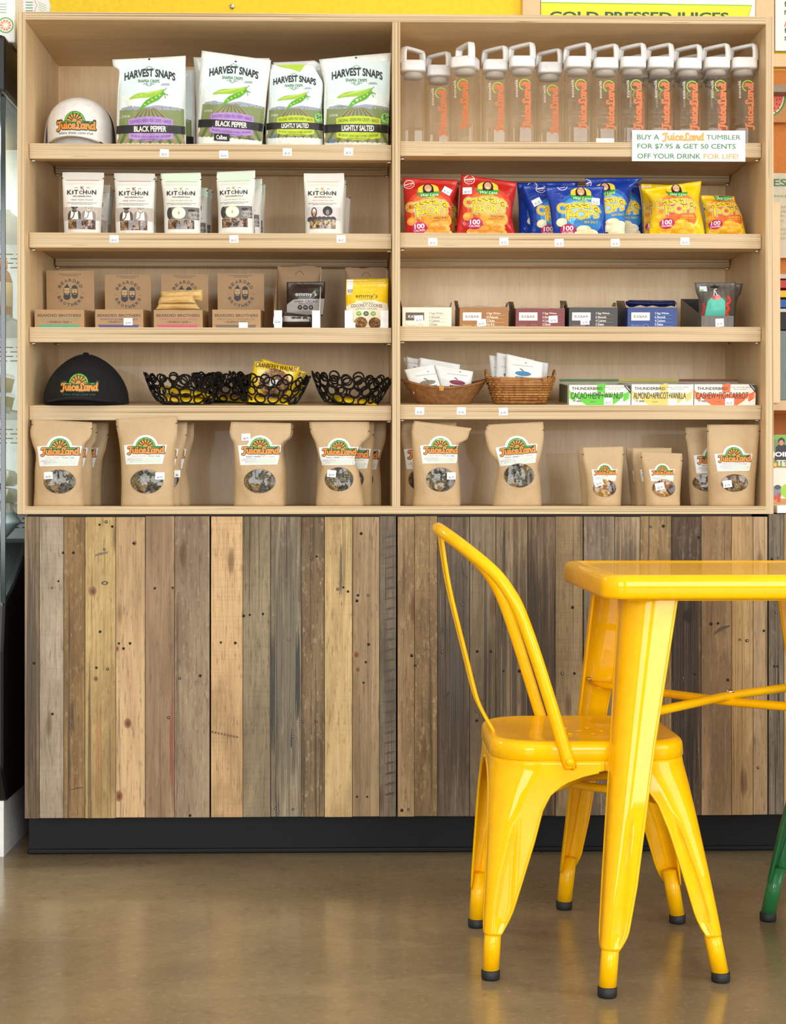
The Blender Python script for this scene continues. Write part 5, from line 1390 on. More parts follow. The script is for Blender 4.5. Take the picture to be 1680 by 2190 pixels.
for i in sorted(range(13), key=lambda k: 0 if k == 1 else 1):
    u, vb, kind, card = TUM[i]
    s_ = .055 + (vb - 151) * 0.012 if kind != 'r' else .050
    loc, tl, mm = spot(1, 0, u, max(.045, s_))
    lab = 'clear square tumbler with white loop lid, %s from the divider' % ORD[i]
    if kind == 'p': lab = 'clear square tumbler without print, against the divider'
    if kind == 'r': lab = 'clear square tumbler turned askew, third from the divider'
    if i == 1: proto = make_tumbler(lab, loc, 0, tl, WB, HB, False, card); continue
    make_tumbler(lab, loc, R(-22) if kind == 'r' else 0.0, tl, WB, HB, kind == 'p', card, proto, plain=(kind == 'p'))
for u, k in ((1352, 0), (1408, 1), (1466, 2), (1524, 3)):
    loc, tl, mm = spot(1, 0, u + 4, .150)
    make_tumbler('clear square tumbler in the second row, behind the %s one from the divider' % ORD[8 + k], loc, 0, tl, WB, HB, False, 0, proto)

# ---- tumbler offer card clipped to the shelf front
loc = W(1472, 312, LIP - 0.004); mm = mpp(1472, LIP)
sg = thing('sign_card', 'white offer card with green and orange lettering on the top right shelf edge', 'sign', loc)
wS, hS = 243 * mm, 66 * mm
MB().box(-wS / 2, wS / 2, -.0005, .003, -hS / 2, hS / 2, M_WHITE).build('card', sg)
A = Art()
A.text('BUY A', 1361.5, 288.5, 1408.5, 299, '#3f7d4e', 0, bold=0.012); A.word(WORD, 1415, 283.5, 1504, 304, '#f3a24c', 0); A.text('TUMBLER', 1510, 288.5, 1583, 298.5, '#3f7d4e', 0, bold=0.012)
A.text('FOR $7.95 & GET 50 CENTS', 1362, 308, 1572.5, 319.5, '#3f7d4e', 0, bold=0.012)
A.text('OFF YOUR DRINK', 1362, 329, 1497, 339.5, '#3f7d4e', 0, bold=0.012); A.text('FOR LIFE!', 1504, 329, 1578, 339.5, '#f3a24c', 0, bold=0.012)
A.build('printed_art', sg, flat(-.0005), (1472, 312), (0, 0), mm, base=0.0004)

# ================================================================== third shelf left: bar boxes
def head_art():
    a = Art()
    for y, w in ((-41, 25), (-37.5, 16)):
        x = -w
        while x < w:
            d = random.uniform(3, 7); a.rect(x, y, min(x + d, w), y + 1.5, '#6a5034', 0); x += d + 1.2
    a.ring_text('BEARDED', 0, 0, 27, 90, 140, 6.5, '#3a2a1c', 0, bold=0.02, wf=0.95)
    a.ring_text('BROTHERS', 0, 0, 27, 270, 150, 6.5, '#3a2a1c', 0, under=True, bold=0.02, wf=0.9)
    for x in (-28, 28): a.oval(x, 1, 1, 1, '#3a2a1c', 0, n=8)
    for cx, hat in ((-7.5, 0), (9.5, 1)):
        a.oval(cx, -2, 7.2, 14, '#2b2119', 0); a.oval(cx, -4, 6.0, 11, '#c09a68', 1)
        a.oval(cx, 9 - 2 * hat, 7.6 - hat, 7.5 - hat, '#1f1813', 2); a.poly([(cx - 6.5, -1), (cx - 4.5, 2), (cx + 4.5, 2), (cx + 6.5, -1), (cx + 6.8, 8), (cx - 6.8, 8)], '#1f1813', 2)
        a.stroke([(cx - 3, 4), (cx + 3, 4)], 1.4, '#c09a68', 3); a.stroke([(cx - 4, -5), (cx - 1.5, -5)], 1.0, '#2b2119', 3); a.stroke([(cx + 1.5, -5), (cx + 4, -5)], 1.0, '#2b2119', 3); a.stroke([(cx, -4), (cx, 0)], 0.8, '#7a5a38', 3)
        if hat: a.poly([(cx - 7, -8), (cx - 5, -14), (cx, -17), (cx + 5, -14), (cx + 7, -8)], '#1f1813', 2)
        else: a.poly([(cx - 6, -10), (cx - 3, -14), (cx + 1, -20), (cx + 3, -14), (cx + 6, -10)], '#1f1813', 2)
    return a
A_HEAD = head_art()
def bb_front(col, txt):
    a = Art()
    a.text('BEARDED BROTHERS', 81, 672, 173, 677.5, '#4a3524', 0, bold=0.02); a.text(txt, 87, 681, 166, 684.6, col, 0, bold=0.01)
    a.text('ENERGY BAR', 107, 686.6, 148, 690.8, '#5a432c', 0, bold=0.02); a.stroke([(101, 688.7), (105, 688.7)], .9, '#5a432c', 0); a.stroke([(150, 688.7), (154, 688.7)], .9, '#5a432c', 0)
    a.poly([(81, 694.5), (170, 694.5), (167, 699), (170, 704), (81, 704), (84, 699)], col, 0)
    return a
BB = [(74.5, 180, 662.5, 579.5, '#3f9a78', 'COLOSSAL COCONUT MANGO', 'turquoise'), (204, 306, 662, 588, '#4a3f72', 'BODACIOUS BLUEBERRY VANILLA', 'violet'), (329, 433, 663, 587.5, '#b84a6a', 'RADICAL RASPBERRY LEMON', 'pink'), (454, 557, 662.5, 586, '#6b5844', 'MEGA MACA CHOCOLATE', 'brown')]
trays = []
for i, (u0, u1, vt, vb, c, tx, cn) in enumerate(BB):
    b = tray(0, 2, .022, u0, u1, vt, .165, M_CARDB, 'bar_box', 'kraft energy bar box with a %s ribbon and raised lid' % cn, 'kraft bar boxes', back=vb)
    trays.append(b)
    b.art(bb_front(c, tx), (127, 680), ((u0 + u1) / 2, 680))
    zc = b.hb - 0.057 if i == 0 else b.hb - 0.052
    A_HEAD.build('lid_emblem', b.root, flat(b.depth), (0, 0), (0.0, zc), b.m * 1.0, base=0.0003, step=0.00015)
    # bars lying inside
    for k in range(4):
        pb = MB(); y0 = .012 + .036 * k
        pb.loops([rounded_rect(b.hw * .92, .015, .006, 3, z, 0, y0 + .016) for z in (.003, .006, b.h - .006, b.h - .003)], M_FILM_GOLD, True, cap0=True, cap1=True)
        pb.build('wrapped_bar', b.root)
a = Art(); sticker(a, 274, 688, '$3.49'); trays[1].art(a, (274, 688), (274, 688), name='price_sticker')
a = Art(); sticker(a, 520, 697, None); trays[3].art(a, (520, 697), (520, 697), name='price_sticker')
# loose gold bars on the pink-ribbon box
for k, (L, Rr, sd) in enumerate((([(340, 650), (336, 657), (333, 662)], [(420, 650), (424, 656), (428, 661)], 80), ([(343, 636), (340, 643), (338, 650)], [(414, 630), (416, 640), (420, 649)], 81), ([(345, 624), (345, 632), (347, 641)], [(433, 620), (434, 632), (433, 644)], 82))):
    bag(0, 2, .045 + .012 * k, L, Rr, .02, M_FILM_GOLD, 'wrapped_bar', ['gold wrapped bar lowest on the pink-ribbon box', 'gold wrapped bar in the middle of the pile of three', 'gold wrapped bar on top, leaning at the raised lid'][k], 'bar', 'gold bars piled on a box', 'flat', 0.006, snap=False, seed=sd)

# ---- macaroon and cookie boxes with sloped sides
M_BOXW = paint('#f0efec', 0.45, name='white_carton')
def slope_box(u0, u1, label, back):
    um = (u0 + u1) / 2
    loc, tilt, m = spot(0, 2, um, .025)
    root = thing('display_box', label, 'box', loc, (tilt, 0, 0), 'torn-open cookie display boxes')
    hw = (u1 - u0) / 2 * m; dp = .19
    h = W(um, 664, loc.y).z - loc.z; hb = W(um, back, loc.y + dp).z - loc.z - dp * math.sin(tilt)
    for sx in (-1, 1):
        x0, x1 = sorted((sx * hw, sx * (hw - .0016)))
        vs = [(x0, 0, 0), (x1, 0, 0), (x1, dp, 0), (x0, dp, 0), (x0, 0, h), (x1, 0, h), (x1, dp, hb * .96), (x0, dp, hb * .96)]
        MB().add(vs, [(0, 3, 2, 1), (4, 5, 6, 7), (0, 1, 5, 4), (1, 2, 6, 5), (2, 3, 7, 6), (3, 0, 4, 7)], M_BOXW if sx > 0 else M_CARDB).build('side_panel', root)
        t0, t1 = sorted((sx * hw, sx * (hw - .020)))
        MB().box(t0, t1, -.0016, 0, .0, h, M_BOXW).build('front_tab', root)
    MB().box(-hw + .002, hw - .002, 0, dp, 0, .0016, M_CARDB).build('base_panel', root)
    pts = [(-hw, 0)] + [(-hw + 2 * hw * k / 10, hb + random.uniform(-.002, .002)) for k in range(11)] + [(hw, 0)]
    vs = [(x, dp, z) for x, z in pts] + [(x, dp + .0016, z) for x, z in pts]; n = len(pts)
    MB().add(vs, [tuple(range(n)), tuple(range(2 * n - 1, n - 1, -1))] + [(k, k + n, (k + 1) % n + n, (k + 1) % n) for k in range(n)], M_CARDB).build('back_panel', root)
    MB().tube([(-.012 + .024 * k / 8, dp - .0004, hb - .022 + .010 * math.sin(math.pi * k / 8)) for k in range(9)], .0006, paint('#7a5a38', .8), 5).build('tear_line', root)
    return root, m, hw, h
slope_box(586, 684, 'torn display box holding dark chocolate macaroon packs', 571)
slope_box(737, 830, 'torn display box holding yellow cookie packs, beside the divider', 574)
def emmy_dark():
    a = Art()
    a.poly([(612, 652), (630, 640), (695, 638), (695, 672), (612, 672)], '#b9b3ac', 0)
    a.text('emmy’s', 633, 624.5, 678, 635, '#f0ebe4', 1, bold=0.0); a.oval(674, 624, 2.2, 3.2, '#7ab83a', 1)
    a.text('DARK CACAO', 631, 642, 680, 646.8, '#2f2824', 1, bold=0.015); a.text('macaroons', 640, 648, 670, 651, '#3a322c', 1)
    for k, t in enumerate(('V', 'RAW', 'GF')): a.oval(642.5 + 11.7 * k, 657, 5, 4.8, '#37302b', 1); a.text(t, 640 + 11.7 * k, 655, 645 + 11.7 * k, 659, '#efe9e0', 2)
    return a
b = bag(0, 2, .135, [(613, 604), (613, 640), (613, 676)], [(695, 603), (694, 640), (690, 676)], .03, M_FILM_BROWN, 'macaroon_pack', 'dark brown macaroon pack standing upright in its torn box', 'pack', None, 'pillow', 0.003, snap=False, seed=83)
b.art(emmy_dark(), (654, 640), (653, 641))
b = bag(0, 2, .075, [(606, 667), (603, 680), (602, 700)], [(664, 674), (666, 685), (666, 700)], .03, M_FILM_BROWN, 'macaroon_pack', 'dark brown macaroon pack slumped low at the front of its box', 'pack', None, 'pillow', 0.004, snap=False, seed=84)
a = Art(); a.poly([(606, 676), (664, 678), (664, 688), (605, 688)], '#b9b3ac', 0)
for k in range(3): a.oval(628 + 12 * k, 680, 5, 2.2, '#37302b', 1)
b.art(a, (635, 682), (635, 682))
def emmy_yel():
    a = Art()
    a.poly([(740, 655), (765, 645), (800, 643), (830, 650), (830, 700), (740, 700)], '#eee2c8', 0)
    a.text('emmy’s', 760, 629, 807, 640, '#4a3c12', 1); a.text('ORGANICS', 765, 639, 805, 641, '#7a6a2a', 1)
    a.text('- ORGANIC -', 771, 646.5, 802, 649.5, '#4a3f32', 1); a.text('COCONUT COOKIES', 750, 652, 817, 658.5, '#3c3128', 1, bold=0.012, arc=2); a.text('LEMON GINGER', 760, 659, 806, 663.5, '#7a6c5c', 1, arc=1)
    for k, (t, c) in enumerate((('V', '#7ab52e'), ('USDA', '#2f5a3a'), ('GF', '#7ab52e'))): a.oval(767 + 15.3 * k, 671, 5.6, 5, c, 1); a.text(t, 764 + 15.3 * k, 669, 770 + 15.3 * k, 673, '#f5f2e6', 2)
    a.oval(771, 690, 14, 12, M_COOKIE, 1); a.oval(801, 691, 13, 12, M_COOKIE, 1.3)
    a.poly([(741, 597), (757, 597), (752, 628), (742, 632)], '#f2f0ea', 1); ticks(a, 743, 754, 619.5, 1.6, '#3a332a', 2); ticks(a, 743, 754, 622.3, 2.2, '#3a332a', 2); ticks(a, 744, 753, 626, 1.4, '#3a332a', 2)
    return a
for k, (dy, s_, lab) in enumerate(((0, .035, 'front'), (-5, .075, 'middle'), (-10, .115, 'rear'))):
    b = bag(0, 2, s_, [(740, 608 + dy), (739, 640), (741, 700)], [(830, 606 + dy), (829, 640), (827, 700)], .03, M_FILM_YEL, 'cookie_pack', 'yellow coconut cookie pack, %s one in the box by the divider' % lab, 'pack', 'yellow cookie packs', 'pillow', 0.003, seed=85 + k)
    b.art(emmy_yel(), (785, 655), (785, 655 + dy * .4))
for (u, v, p, r) in ((594, 686, '$2.49', .06), (750, 697, None, .05)):
    b_ = [o for o in bpy.data.objects if o.name.startswith('display_box') and o.parent is None][0 if u < 700 else 1]
    A = Art(); sticker(A, 0, 0, p, 0, rot=r); w = W(u, v, b_.location.y); A.build('price_sticker', b_, flat(-.0018), (0, 0), (w.x - b_.location.x, w.z - b_.location.z), mpp(u, b_.location.y), base=.0003)

# ================================================================== third shelf right: egg-white bar boxes
def rx_art(card, ctext, txt, lines, flav, fcol):
    a = Art()
    a.rect(866.5, 667.5, 906, 684.5, card, 0); a.text('RXBAR', 872, 673.5, 901, 679, ctext, 1, bold=0.01)
    for k, t in enumerate(lines):
        y = 667 + 7.7 * k; a.text(t, 917, y, 917 + 4.0 * len(t) * .62, y + 5, txt, 0, bold=0.012); a.rect(917, y + 5.8, 955, y + 6.3, fcol, 0)
    a.text(flav, 867, 693, 867 + 3.0 * len(flav), 697.5, fcol, 0); a.oval(898, 697, 6, 5, fcol, 0, 0, 360, 14, 0.85)
    return a
RX = [(860, 965, 657.5, '#e6e2cd', '#54483c', '#efe9dc', '#7d735e', ['3 Egg Whites', '6 Almonds', '4 Cashews', '2 Dates', 'No B.S.'], 'Coconut', '#c9a24a', 'cream', (895, 682)),
      (982.5, 1087, 658, '#a06a32', '#f1ece2', '#7a5a30', '#f3ece0', ['3 Egg Whites', '14 Peanuts', '2 Dates', 'No B.S.', ' '], 'Peanut', '#efc050', 'caramel brown', (1029, 690)),
      (1102, 1207, 660, '#7c3434', '#f1ece2', '#5a5048', '#f0e6e0', ['3 Egg Whites', '6 Almonds', '4 Cashews', '2 Dates', ' '], 'Apple', '#b06a5a', 'maroon', (1182, 683)),
      (1216, 1320, 658, '#3d3c3b', '#f1ece2', '#54504a', '#eceae6', ['3 Egg Whites', '6 Almonds', '4 Cashews', '2 Dates', ' '], 'Chocolate', '#a8744a', 'charcoal', (1250, 687)),
      (1341, 1448, 658, '#2b3f80', '#f1ece2', '#54504a', '#e9ecf4', ['3 Egg Whites', '6 Almonds', '4 Cashews', '2 Dates', ' '], 'Blueberry', '#5aa0d8', 'royal blue', None)]
M_GREYIN = paint('#a8957a', 0.8, name='carton_inside')
for i, (u0, u1, vt, c, card, ct, tx, ls, fl, fc, cn, st) in enumerate(RX):
    mt = paint(c, 0.5, name='carton_' + cn.replace(' ', '_'))
    b = tray(1, 2, .03, u0, u1, vt, .20, mt, 'bar_box', '%s protein bar box with torn-open top' % cn, 'protein bar boxes on the third shelf', inner=M_GREYIN)
    b.art(rx_art(card, ct, tx, ls, fl, fc), (912, 680), ((u0 + u1) / 2, 681))
    if st: a = Art(); sticker(a, st[0], st[1], '$2.95', rot=-.04); b.art(a, st, st, name='price_sticker')
    for sx, (l0, l1, up) in ((-1, (0.02, .17, .022)), (1, (.03, .12, .016))):          # torn side flaps
        x = sx * b.hw
        MB().add([(x, l0, b.h), (x, l1, b.h), (x + sx * .005, l1 - .02, b.h + up), (x + sx * .003, l0 + .01, b.h + up * .8)], [(0, 1, 2, 3)], M_GREYIN).build('torn_flap', b.root, solid=.0012)
    pts = [(-b.hw + 2 * b.hw * k / 8, b.h + (random.uniform(0, .006) if 0 < k < 8 else 0)) for k in range(9)]
    MB().add([(x, .001, b.h) for x, z in pts] + [(x, .004, z) for x, z in pts], [(k, k + 1, k + 10, k + 9) for k in range(8)], M_GREYIN).build('torn_edge', b.root, solid=.001)
    for k in range(5):
        MB().loops([rounded_rect(b.hw * .90, .014, .006, 3, z, 0, .02 + .036 * k) for z in (.003, .006, b.h - .008, b.h - .005)], mt, True, cap0=True, cap1=True).build('wrapped_bar', b.root)
bag(1, 2, .075, [(1345, 642), (1334, 648), (1345, 657)], [(1440, 643), (1446, 650), (1438, 657)], .05, M_FILM_NAVY, 'wrapped_bar', 'navy wrapped bars lying on the royal blue box', 'bar', None, 'flat', .005, snap=False, seed=90)

# ---- charcoal box with candy bags
M_CHARB = paint('#34302d', 0.5, name='charcoal_carton')
b = tray(1, 2, .03, 1499, 1568, 675.5, .27, paint('#6b645d', .5, name='grey_wood_print_carton'), 'candy_box', 'charcoal candy display box with sloping side, at the right end', back=640, side_slope=True, inner=M_CHARB)
a = Art(); sticker(a, 1538, 690, '$1.95', 1, 18, 17, -.05)
for k in range(5): a.rect(1503 + 13 * k, 677, 1504 + 13 * k, 700, '#57504a', 0)
b.art(a, (1538, 690), (1538, 690), name='price_sticker')
def candy_art():
    a = Art()
    for k in range(7): a.rect(1487 + 12 * k, 605, 1488 + 12 * k, 676, '#4a443f', 0)
    a.rect(1493, 613, 1508, 624, '#c9d6e0', 1); a.rect(1494, 620, 1501, 624, '#8ab060', 2)
    a.oval(1525, 614, 10, 2.4, '#0f0d0c', 1); a.oval(1525.5, 611.5, 3, 3, '#0f0d0c', 1)
    a.poly([(1508, 645), (1515, 638), (1538, 638), (1544, 645), (1546, 676), (1503, 676)], '#54b8a2', 1)
    a.oval(1521, 637, 5, 5, '#b8434a', 2); a.oval(1529, 637, 6, 6, '#e8787a', 2.4); a.stroke([(1521, 633), (1523, 621), (1528, 619)], 1.4, '#f2efe6', 3); a.stroke([(1528, 633), (1524, 623)], 1.4, '#f2efe6', 3)
    a.stroke([(1552, 636), (1556, 645), (1548, 652), (1553, 660), (1548, 668), (1552, 675)], 6, '#d23a30', 1); a.stroke([(1500, 650), (1502, 662), (1499, 674)], 4, '#b8302c', 1)
    return a
b = bag(1, 2, .055, [(1483, 605), (1486, 624), (1493, 643), (1493, 665), (1494, 700)], [(1572, 604), (1571, 625), (1570, 645), (1568, 668), (1566, 700)], .05, M_FILM_CHAR, 'candy_bag', 'charcoal candy bag with teal patch and red swirls, in front', 'bag', 'candy bags', 'pillow', .004, seed=91)
b.art(candy_art(), (1525, 640), (1525, 640))
b = bag(1, 2, .13, [(1490, 610), (1492, 640), (1494, 700)], [(1586, 607), (1582, 628), (1574, 645), (1570, 700)], .05, M_FILM_CHAR, 'candy_bag', 'charcoal candy bag behind, its corner showing right', 'bag', 'candy bags', 'pillow', .004, seed=92)

# ================================================================== fourth shelf left: ring bowls with cookies
M_WIRE = paint('#141416', 0.35, 0.3, name='black_coated_metal')
def ring_mesh(r, w, name):
    mb = MB(); n = 20; vs = []; fs = []
    for k in range(n):
        a = 2 * math.pi * k / n
        for rr, zz in ((r - w, -.0014), (r, -.0014), (r, .0014), (r - w, .0014)): vs.append((rr * math.cos(a), rr * math.sin(a), zz))
    for k in range(n):
        j = (k + 1) % n
        for q in range(4): fs.append((4 * k + q, 4 * j + q, 4 * j + (q + 1) % 4, 4 * k + (q + 1) % 4))
    mb.add(vs, fs, M_WIRE)
    me = mb.build(name); d = me.data; bpy.data.objects.remove(me)
    return d
RINGS = [ring_mesh(r, .0038, 'ring') for r in (.0115, .0135, .0155, .0175)]
def ring_bowl(u, s, label, R0=.105, H=.078, seed=0):
    loc, tilt, m = spot(0, 3, u, s)
    root = thing('ring_bowl', label, 'bowl', loc, (tilt, 0, R(seed * 13)), 'black ring bowls on the fourth shelf')
    root.rotation_mode = 'XYZ'
    rnd = random.Random(seed)
    MB().lathe([(.0, 0), (.060, 0), (.062, .0015), (.060, .003), (0, .003)], M_WIRE, 28).build('base_plate', root)
    prof = lambda z: .060 + (R0 - .060) * (z / H) ** 0.62
    for z, n, k, off in ((.014, 15, 1, 0), (.034, 17, 2, .5), (.054, 17, 3, .15), (.066, 20, 1, .6)):
        for i in range(n):
            a = 2 * math.pi * (i + off + rnd.uniform(-.12, .12)) / n; kk = max(0, min(3, k + rnd.choice((-1, 0, 0, 1)))); zz = z + rnd.uniform(-.004, .004)
            rr = prof(zz); slope = (prof(zz + .004) - prof(zz - .004)) / .008
            nrm = Vector((math.cos(a), math.sin(a), -slope)).normalized()
            o = bpy.data.objects.new('ring', RINGS[kk]); COL.objects.link(o); o.parent = root
            o.location = (rr * math.cos(a), rr * math.sin(a), zz)
            o.rotation_euler = nrm.to_track_quat('Z', 'Y').to_euler()
    return root
ring_bowl(395, .120, 'black ring bowl of flat yellow cookie packs, first right of the black cap', seed=1)
ring_bowl(487, .295, 'black ring bowl standing behind, between two front bowls', R0=.10, seed=2)
ring_bowl(574, .120, 'black ring bowl with two yellow cookie packs standing up in it', seed=3)
ring_bowl(749, .120, 'nearly empty black ring bowl beside the divider', seed=4)
def cookie_art(full=True):
    a = Art()
    a.oval(0, 8, 34, 32, M_COOKIE, 0)
    if full: a.text('CRANBERRY WALNUT', -45, -33, 45, -22, '#4a1c18', 1, bold=0.025); a.text('Real Food', -3, -41, 20, -37, '#6a4a1a', 1, shear=.3); ticks(a, -22, -6, -40, 1.6, '#6a4a1a', 1)
    return a
def packet(bay, row, s, quad, T, mat, name, label, cat, group, seed, prof='flat', crinkle=.003):
    (TL, TR, BR, BL) = quad
    md = lambda p, q: ((p[0] + q[0]) / 2, (p[1] + q[1]) / 2)
    return bag(bay, row, s, [TL, md(TL, BL), BL], [TR, md(TR, BR), BR], T, mat, name, label, cat, group, prof, crinkle, snap=False, seed=seed)
CK = 'cranberry walnut cookie packs'
b = packet(0, 3, .118, [(545, 772), (641, 785), (628, 850), (529, 846)], .02, M_FILM_YEL, 'cookie_pack', 'yellow cookie pack standing up in the ring bowl, front one', 'pack', CK, 95)
b.art(cookie_art(), (0, 0), (588, 812), 0.98, -0.13)
a = Art(); sticker(a, 586, 820, None, 3); b.art(a, (586, 820), (586, 820), name='price_sticker')
a = Art(); a.poly([(547, 764), (644, 777), (643, 785), (546, 772)], '#b3a58a', 0)
b2_ = packet(0, 3, .148, [(560, 767), (655, 796), (640, 850), (548, 844)], .02, M_FILM_YEL, 'cookie_pack', 'yellow cookie pack standing up in the ring bowl, rear one', 'pack', CK, 96)
b2_.art(cookie_art(), (0, 0), (606, 818), .9, -.25)
def flat_pack(u, s, dz, rz, label):
    loc, tilt, m = spot(0, 3, u, s); loc.z += dz
    root = thing('cookie_pack', label, 'pack', loc, (tilt + R(6), R(4), rz), CK)
    rings = [rounded_rect(.052, .052, .004, 3, 0), rounded_rect(.048, .048, .012, 3, .008), rounded_rect(.03, .03, .012, 3, .0105)]
    MB().loops(rings, M_FILM_YEL, True, cap0=True, cap1=True).build('pack_body', root)
    MB().lathe([(.034, .0095), (.030, .0125), (0, .014)], M_COOKIE, 24).build('cookie', root)
    MB().box(-.009, .012, -.030, -.014, .0118, .0124, M_STICKER).build('price_sticker', root)
flat_pack(393, .118, .012, .2, 'yellow cookie pack lying flat in the first ring bowl, lower one')
flat_pack(398, .118, .028, .7, 'yellow cookie pack lying flat in the first ring bowl, upper one')
flat_pack(572, .112, .010, .1, 'yellow cookie pack lying flat under the standing ones')
flat_pack(486, .292, .010, .4, 'yellow cookie pack lying flat in the rear ring bowl')
flat_pack(755, .118, .008, .3, 'yellow cookie pack lying flat in the nearly empty ring bowl')

# ================================================================== fourth shelf right: baskets
def m_weave(name, a_, b_, sx, sz):
    t = NT(name); v = t.coords()
    w1 = t.node('ShaderNodeTexWave', wave_type='BANDS', bands_direction='Z'); w1.inputs['Scale'].default_value = sz; t.link(v, w1.inputs['Vector'])
    n = t.noise(t.coords((sx, sx, 8)), 1.0, 3)
    c = t.mix(t.ramp(n, [(.35, 0.0), (.65, 1.0)]), lin(a_), lin(b_)); c = t.mix(t.math('MULTIPLY', w1.outputs['Fac'], .35), c, lin('#3f2612'))
    t.bump(w1.outputs['Fac'], .5, .002)
    return t.set(Base_Color=c, Roughness=.55)
M_BASK1 = m_weave('fine_brown_weave', '#8a5a30', '#a8743f', 120, 95)
M_WICK = m_weave('varnished_wicker', '#9a5e24', '#c58a44', 90, 60)
loc, tilt, m = spot(1, 3, 949.5, .118)
bk = thing('low_basket', 'low boat-shaped brown woven basket beside the divider', 'basket', loc, (tilt, 0, 0))
rx_, ry_ = 90 * m, .082
rings = []
for j in range(14):
    k = j / 13; ring = []
    for i in range(48):
        a = 2 * math.pi * i / 48; c, s_ = math.cos(a), math.sin(a)
        f = .60 + .40 * k ** .9
        ring.append((rx_ * f * c * (1.0 if k < 1 else 1.0), ry_ * f * s_, k * (.043 + .018 * c * c)))
    rings.append(ring)
MB().loops(rings, M_BASK1, True, cap0=True).build('woven_wall', bk, solid=.003)
MB().tube(rings[-1], .0035, M_BASK1, 8, closed=True).build('rim', bk)
MB().tube([(.0 - .012 + q * .004, -ry_ - .003 + (0 if abs(q) < 1.5 else .002), .043 + z) for q, z in ((-1, -.008), (-1, .004), (0, .005), (0, -.008), (1, -.008), (1, .005))], .0022, paint('#d8a24c', .5), 6).build('tie', bk)
PG = 'white snack packets in the baskets'
def nut_art(col):
    a = Art(); a.oval(0, 0, 20, 6, col, 0); a.stroke([(-8, -11), (-2, -8), (1, -2)], 2.6, '#7a6246', 1); ticks(a, -18, 2, 8, 3.4, col, 0); ticks(a, 3, 22, 8.4, 2.6, '#6a6660', 0)
    a.rect(-28, -20, 24, -19, '#8d8a86', 0); a.oval(4, -27, 2.2, 1.8, '#9a9284', 0, n=10); a.oval(-10, 17, 6, 2.5, '#8a7a4a', 0); a.oval(14, 19, 6, 4, '#9aac3a', 0)
    return a
NA = [nut_art('#8a8272'), nut_art('#8a2f4a'), nut_art('#2f7fae')]
for k, (s_, q, lab, at, ar, rot) in enumerate((
        (.085, [(864, 791), (926, 779), (946, 840), (884, 842)], 'white packet leaning left at the front of the low basket', (914, 818), 0, .12),
        (.090, [(928, 780), (1011, 795), (1004, 840), (946, 842)], 'white packet with dark red print at the front of the low basket', (977, 818), 1, -.12),
        (.120, [(897, 765), (983, 780), (978, 838), (892, 838)], 'white packet in the middle of the low basket', (935, 812), 0, -.1),
        (.140, [(869, 763), (940, 780), (930, 838), (872, 838)], 'white packet rising at the back of the low basket', (890, 795), 0, -.15),
        (.155, [(862, 765), (930, 770), (926, 836), (880, 836)], 'white packet rearmost in the low basket, by the divider', None, 0, 0))):
    b = packet(1, 3, s_, q, .018, M_FILM_PAPER, 'snack_packet', lab, 'packet', PG, 100 + k)
    if at: b.art(NA[ar], (0, 0), at, .85, rot)
# ---- wicker basket with handles: wavy weavers around stakes
loc, tilt, m = spot(1, 3, 1111, .105)
wk = thing('wicker_basket', 'golden wicker basket with two loop handles', 'basket', loc, (tilt, 0, 0))
bx, by, tx, ty, HH = 54 * m, .048, 69 * m, .062, .057
MB().loops([rounded_rect(bx, by, .03, 5, .002), rounded_rect(bx, by, .03, 5, .005)], M_WICK, True, cap0=True, cap1=True).build('base', wk)
NS = 28
for j in range(9):
    k = (j + .5) / 9; z = .004 + HH * k; ax, ay = bx + (tx - bx) * k, by + (ty - by) * k
    base = rounded_rect(ax, ay, .032, 13, z); pts = []
    n = len(base)
    for i, p in enumerate(base):
        d = Vector((p[0], p[1], 0)).normalized() * (.0022 * math.cos(math.pi * i * NS / n + (math.pi if j % 2 else 0)))
        pts.append((p[0] + d.x, p[1] + d.y, z))
    MB().tube(pts, .0030, M_WICK, 6, closed=True).build('weaver', wk)
for i in range(NS):
    lo = rounded_rect(bx, by, .032, 13, .002); hi = rounded_rect(tx, ty, .032, 13, HH + .008); q = int((i + .5) * len(lo) / NS)
    MB().tube([lo[q], hi[q]], .0018, M_WICK, 5).build('stake', wk)
base = rounded_rect(tx + .001, ty + .001, .034, 13, HH + .008)
for ph in (0, math.pi):
    MB().tube([(p[0] * (1 + .02 * math.cos(i * .9 + ph)), p[1] * (1 + .02 * math.cos(i * .9 + ph)), p[2] + .0032 * math.sin(i * .9 + ph)) for i, p in enumerate(base)], .0030, M_WICK, 6, closed=True).build('rim_braid', wk)
for sx in (-1, 1):
    MB().tube(smooth_path([(sx * (tx + .001), -.020, HH), (sx * (tx + .004), -.018, HH + .018), (sx * (tx + .005), 0, HH + .029), (sx * (tx + .004), .018, HH + .018), (sx * (tx + .001), .020, HH)], 5), .0032, M_WICK, 8).build('handle', wk)
for k, (s_, q, lab, at, ar, rot) in enumerate((
        (.082, [(1082, 757), (1160, 776), (1156, 838), (1079, 838)], 'white packet with a blue print at the front of the wicker basket', (1117, 799), 2, -.10),
        (.105, [(1061, 754), (1140, 770), (1136, 838), (1058, 836)], 'white packet second from the front in the wicker basket', (1092, 803), 2, -.10),
        (.125, [(1045, 760), (1125, 766), (1122, 836), (1052, 836)], 'white packet third from the front in the wicker basket', (1078, 803), 2, -.02),
        (.140, [(1090, 764), (1171, 777), (1166, 834), (1090, 834)], 'white packet at the back of the wicker basket, showing right', None, 2, 0))):
    b = packet(1, 3, s_, q, .016, M_FILM_PAPER, 'snack_packet', lab, 'packet', PG, 110 + k)
    if at: b.art(NA[ar], (0, 0), at, .85, rot)

